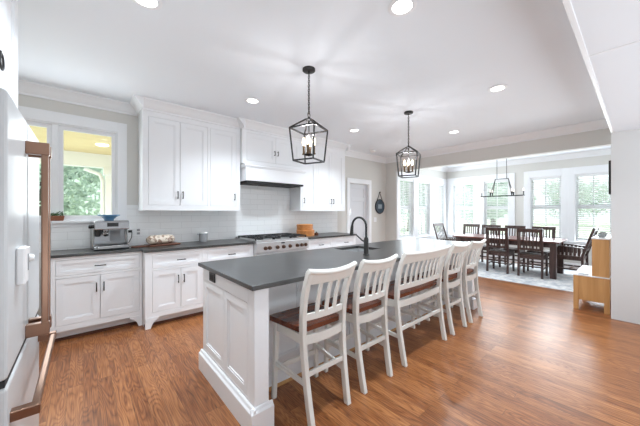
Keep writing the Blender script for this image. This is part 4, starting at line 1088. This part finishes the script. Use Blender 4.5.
for (x, y, r, lb) in ((5.36, 0.345, 0.036, 'small grey pot on top of the wood cabinet, nearer the kitchen'), (5.60, 0.345, 0.045, 'small grey pot on top of the wood cabinet, toward the windows')):
    t = thing('small_pot', (x, y, 1.002), lb, 'pot', 'pots on the wood cabinet')
    MB().lathe([(0.0, 0), (r * 0.6, 0), (r, r * 0.6), (r * 0.95, r * 1.1), (r * 0.6, r * 1.35), (r * 0.55, r * 1.35), (r * 0.8, r), (0.0, r * 0.3)], (0, 0, 0), 20).build('bowl', M['frost'], t, smooth=True)
    MB().torus((0, 0, r * 1.35), r * 0.58, r * 0.1, 'Z', 20, 6).build('rim', M['black'], t, smooth=True)
# framed picture on the partition's end
t = thing('picture_frame', (5.135, 0.239, 1.79), 'thin dark framed picture on the partition end', 'picture')
MB().box(-0.06, 0, -0.215, 0.06, 0.022, -0.20).box(-0.06, 0, 0.20, 0.06, 0.022, 0.215).box(-0.06, 0, -0.20, -0.047, 0.022, 0.20).box(0.047, 0, -0.20, 0.06, 0.022, 0.20).build('frame', M['black'], t, bevel=0.002)
MB().box(-0.047, 0.002, -0.20, 0.047, 0.010, 0.20).build('mat_board', M['plastic'], t)

# ------------------------------------------------------------------ outside
M['concrete'] = pbr('pale_concrete', srgb(212, 214, 216), 0.9, var=0.05, scale=2)
struct(MB().box(-60, -60, -0.62, 90, 90, -0.55).build('lawn', M['grass']), 'pale lawn outside the windows', 'lawn')
struct(MB().box(-3.5, 4.5, 2.50, 3.5, 7.3, 2.56).build('porch_ceiling', M['porch']), 'yellow pine porch ceiling outside the kitchen window', 'porch')
struct(MB().box(-3.5, 7.0, 2.24, 3.5, 7.2, 2.50).build('porch_beam', M['trim']), 'white porch beam outside the kitchen window', 'porch')
t = thing('porch_light', (0.25, 6.0, 2.50), 'small round lit porch ceiling light outside the kitchen window', 'ceiling light')
MB().lathe([(0.0, -0.001), (0.09, -0.001), (0.085, -0.012), (0.0, -0.012)], (0, 0, 0), 24).build('lens', M['can'], t)
ld = bpy.data.lights.new('porch_lamp', 'POINT'); ld.energy = 9; ld.color = (1, 0.97, 0.92); ld.shadow_soft_size = 0.1
lo = bpy.data.objects.new('porch_lamp', ld); C.objects.link(lo); lo.location = (0.0, 6.0, 1.2)
struct(MB().box(-3.5, 4.5, -0.55, 3.5, 7.3, -0.1).build('porch_floor', M['concrete']), 'grey porch floor outside', 'porch')
t = thing('porch_column', (0.42, 7.1, -0.1), 'white porch column with curved downspout outside the kitchen window', 'column')
MB().box(-0.08, -0.08, 0, 0.08, 0.08, 2.34).box(-0.11, -0.11, 0, 0.11, 0.11, 0.2).box(-0.11, -0.11, 2.2, 0.11, 0.11, 2.34).build('shaft', M['trim'], t, bevel=0.004)
MB().tube([(-0.40, 0.02, 2.30), (-0.30, 0.0, 2.26), (-0.16, -0.03, 2.20), (-0.12, -0.05, 2.08), (-0.12, -0.05, 0.1)], 0.035, 10).build('downspout', M['trim'], t, smooth=True)
rnd = random.Random(11)
def make_tree(label, loc, hgt, rad, nleaf, ls):
    t = thing('tree', loc, label, 'tree', 'trees beyond the windows')
    MB().tube([(0, 0, 0), (0.05, 0, hgt * 0.3), (0, 0.08, hgt * 0.7)], [rad * 0.09, rad * 0.07, rad * 0.03], 8).build('trunk', M['bark'], t, smooth=True)
    mb = MB()
    lobes = [(Vector((rnd.gauss(0, rad * 0.42), rnd.gauss(0, rad * 0.42), hgt * rnd.uniform(0.35, 0.85))), rad * rnd.uniform(0.35, 0.6)) for _ in range(14)]
    for k in range(nleaf):
        c, r = rnd.choice(lobes); d = Vector((rnd.gauss(0, 1), rnd.gauss(0, 1), rnd.gauss(0, 1))).normalized() * r * rnd.uniform(0.55, 1.0)
        leafq(mb, c + d, ls, rnd, 1.0)
    mb.build('crown', M['leaf'], t)
    return t
G = -0.55
make_tree('leafy tree seen through the kitchen window', (-1.2, 15.5, G), 6.0, 2.6, 9000, 0.11)
make_tree('leafy tree right of the kitchen window column', (4.2, 19.5, G), 6.0, 2.4, 6000, 0.13)
make_tree('distant broad tree beyond the porch, seen through the kitchen window', (-2.0, 34.0, G), 9.5, 6.0, 9000, 0.28)
make_tree('leafy tree filling the left kitchen window pane', (-7.2, 17.0, G), 6.5, 2.4, 6000, 0.13)
for x, y, h_, r_, l in ((52, 6.5, 6.2, 3.4, 'tree beyond the window right of the chandelier'), (54, -3.5, 5.4, 3.4, 'tree beyond the window by the right partition'), (24, 7.4, 6.0, 2.4, 'tree beyond the window behind the chandelier'), (24, 14.6, 6.5, 2.4, 'tree beyond the dining corner window'), (62, 22, 6.0, 3.6, 'small distant tree between two end windows'), (17, 26.0, 6.5, 2.6, 'tree beyond the dining side windows')):
    make_tree(l, (x, y, G), h_, r_, 6000, 0.17)
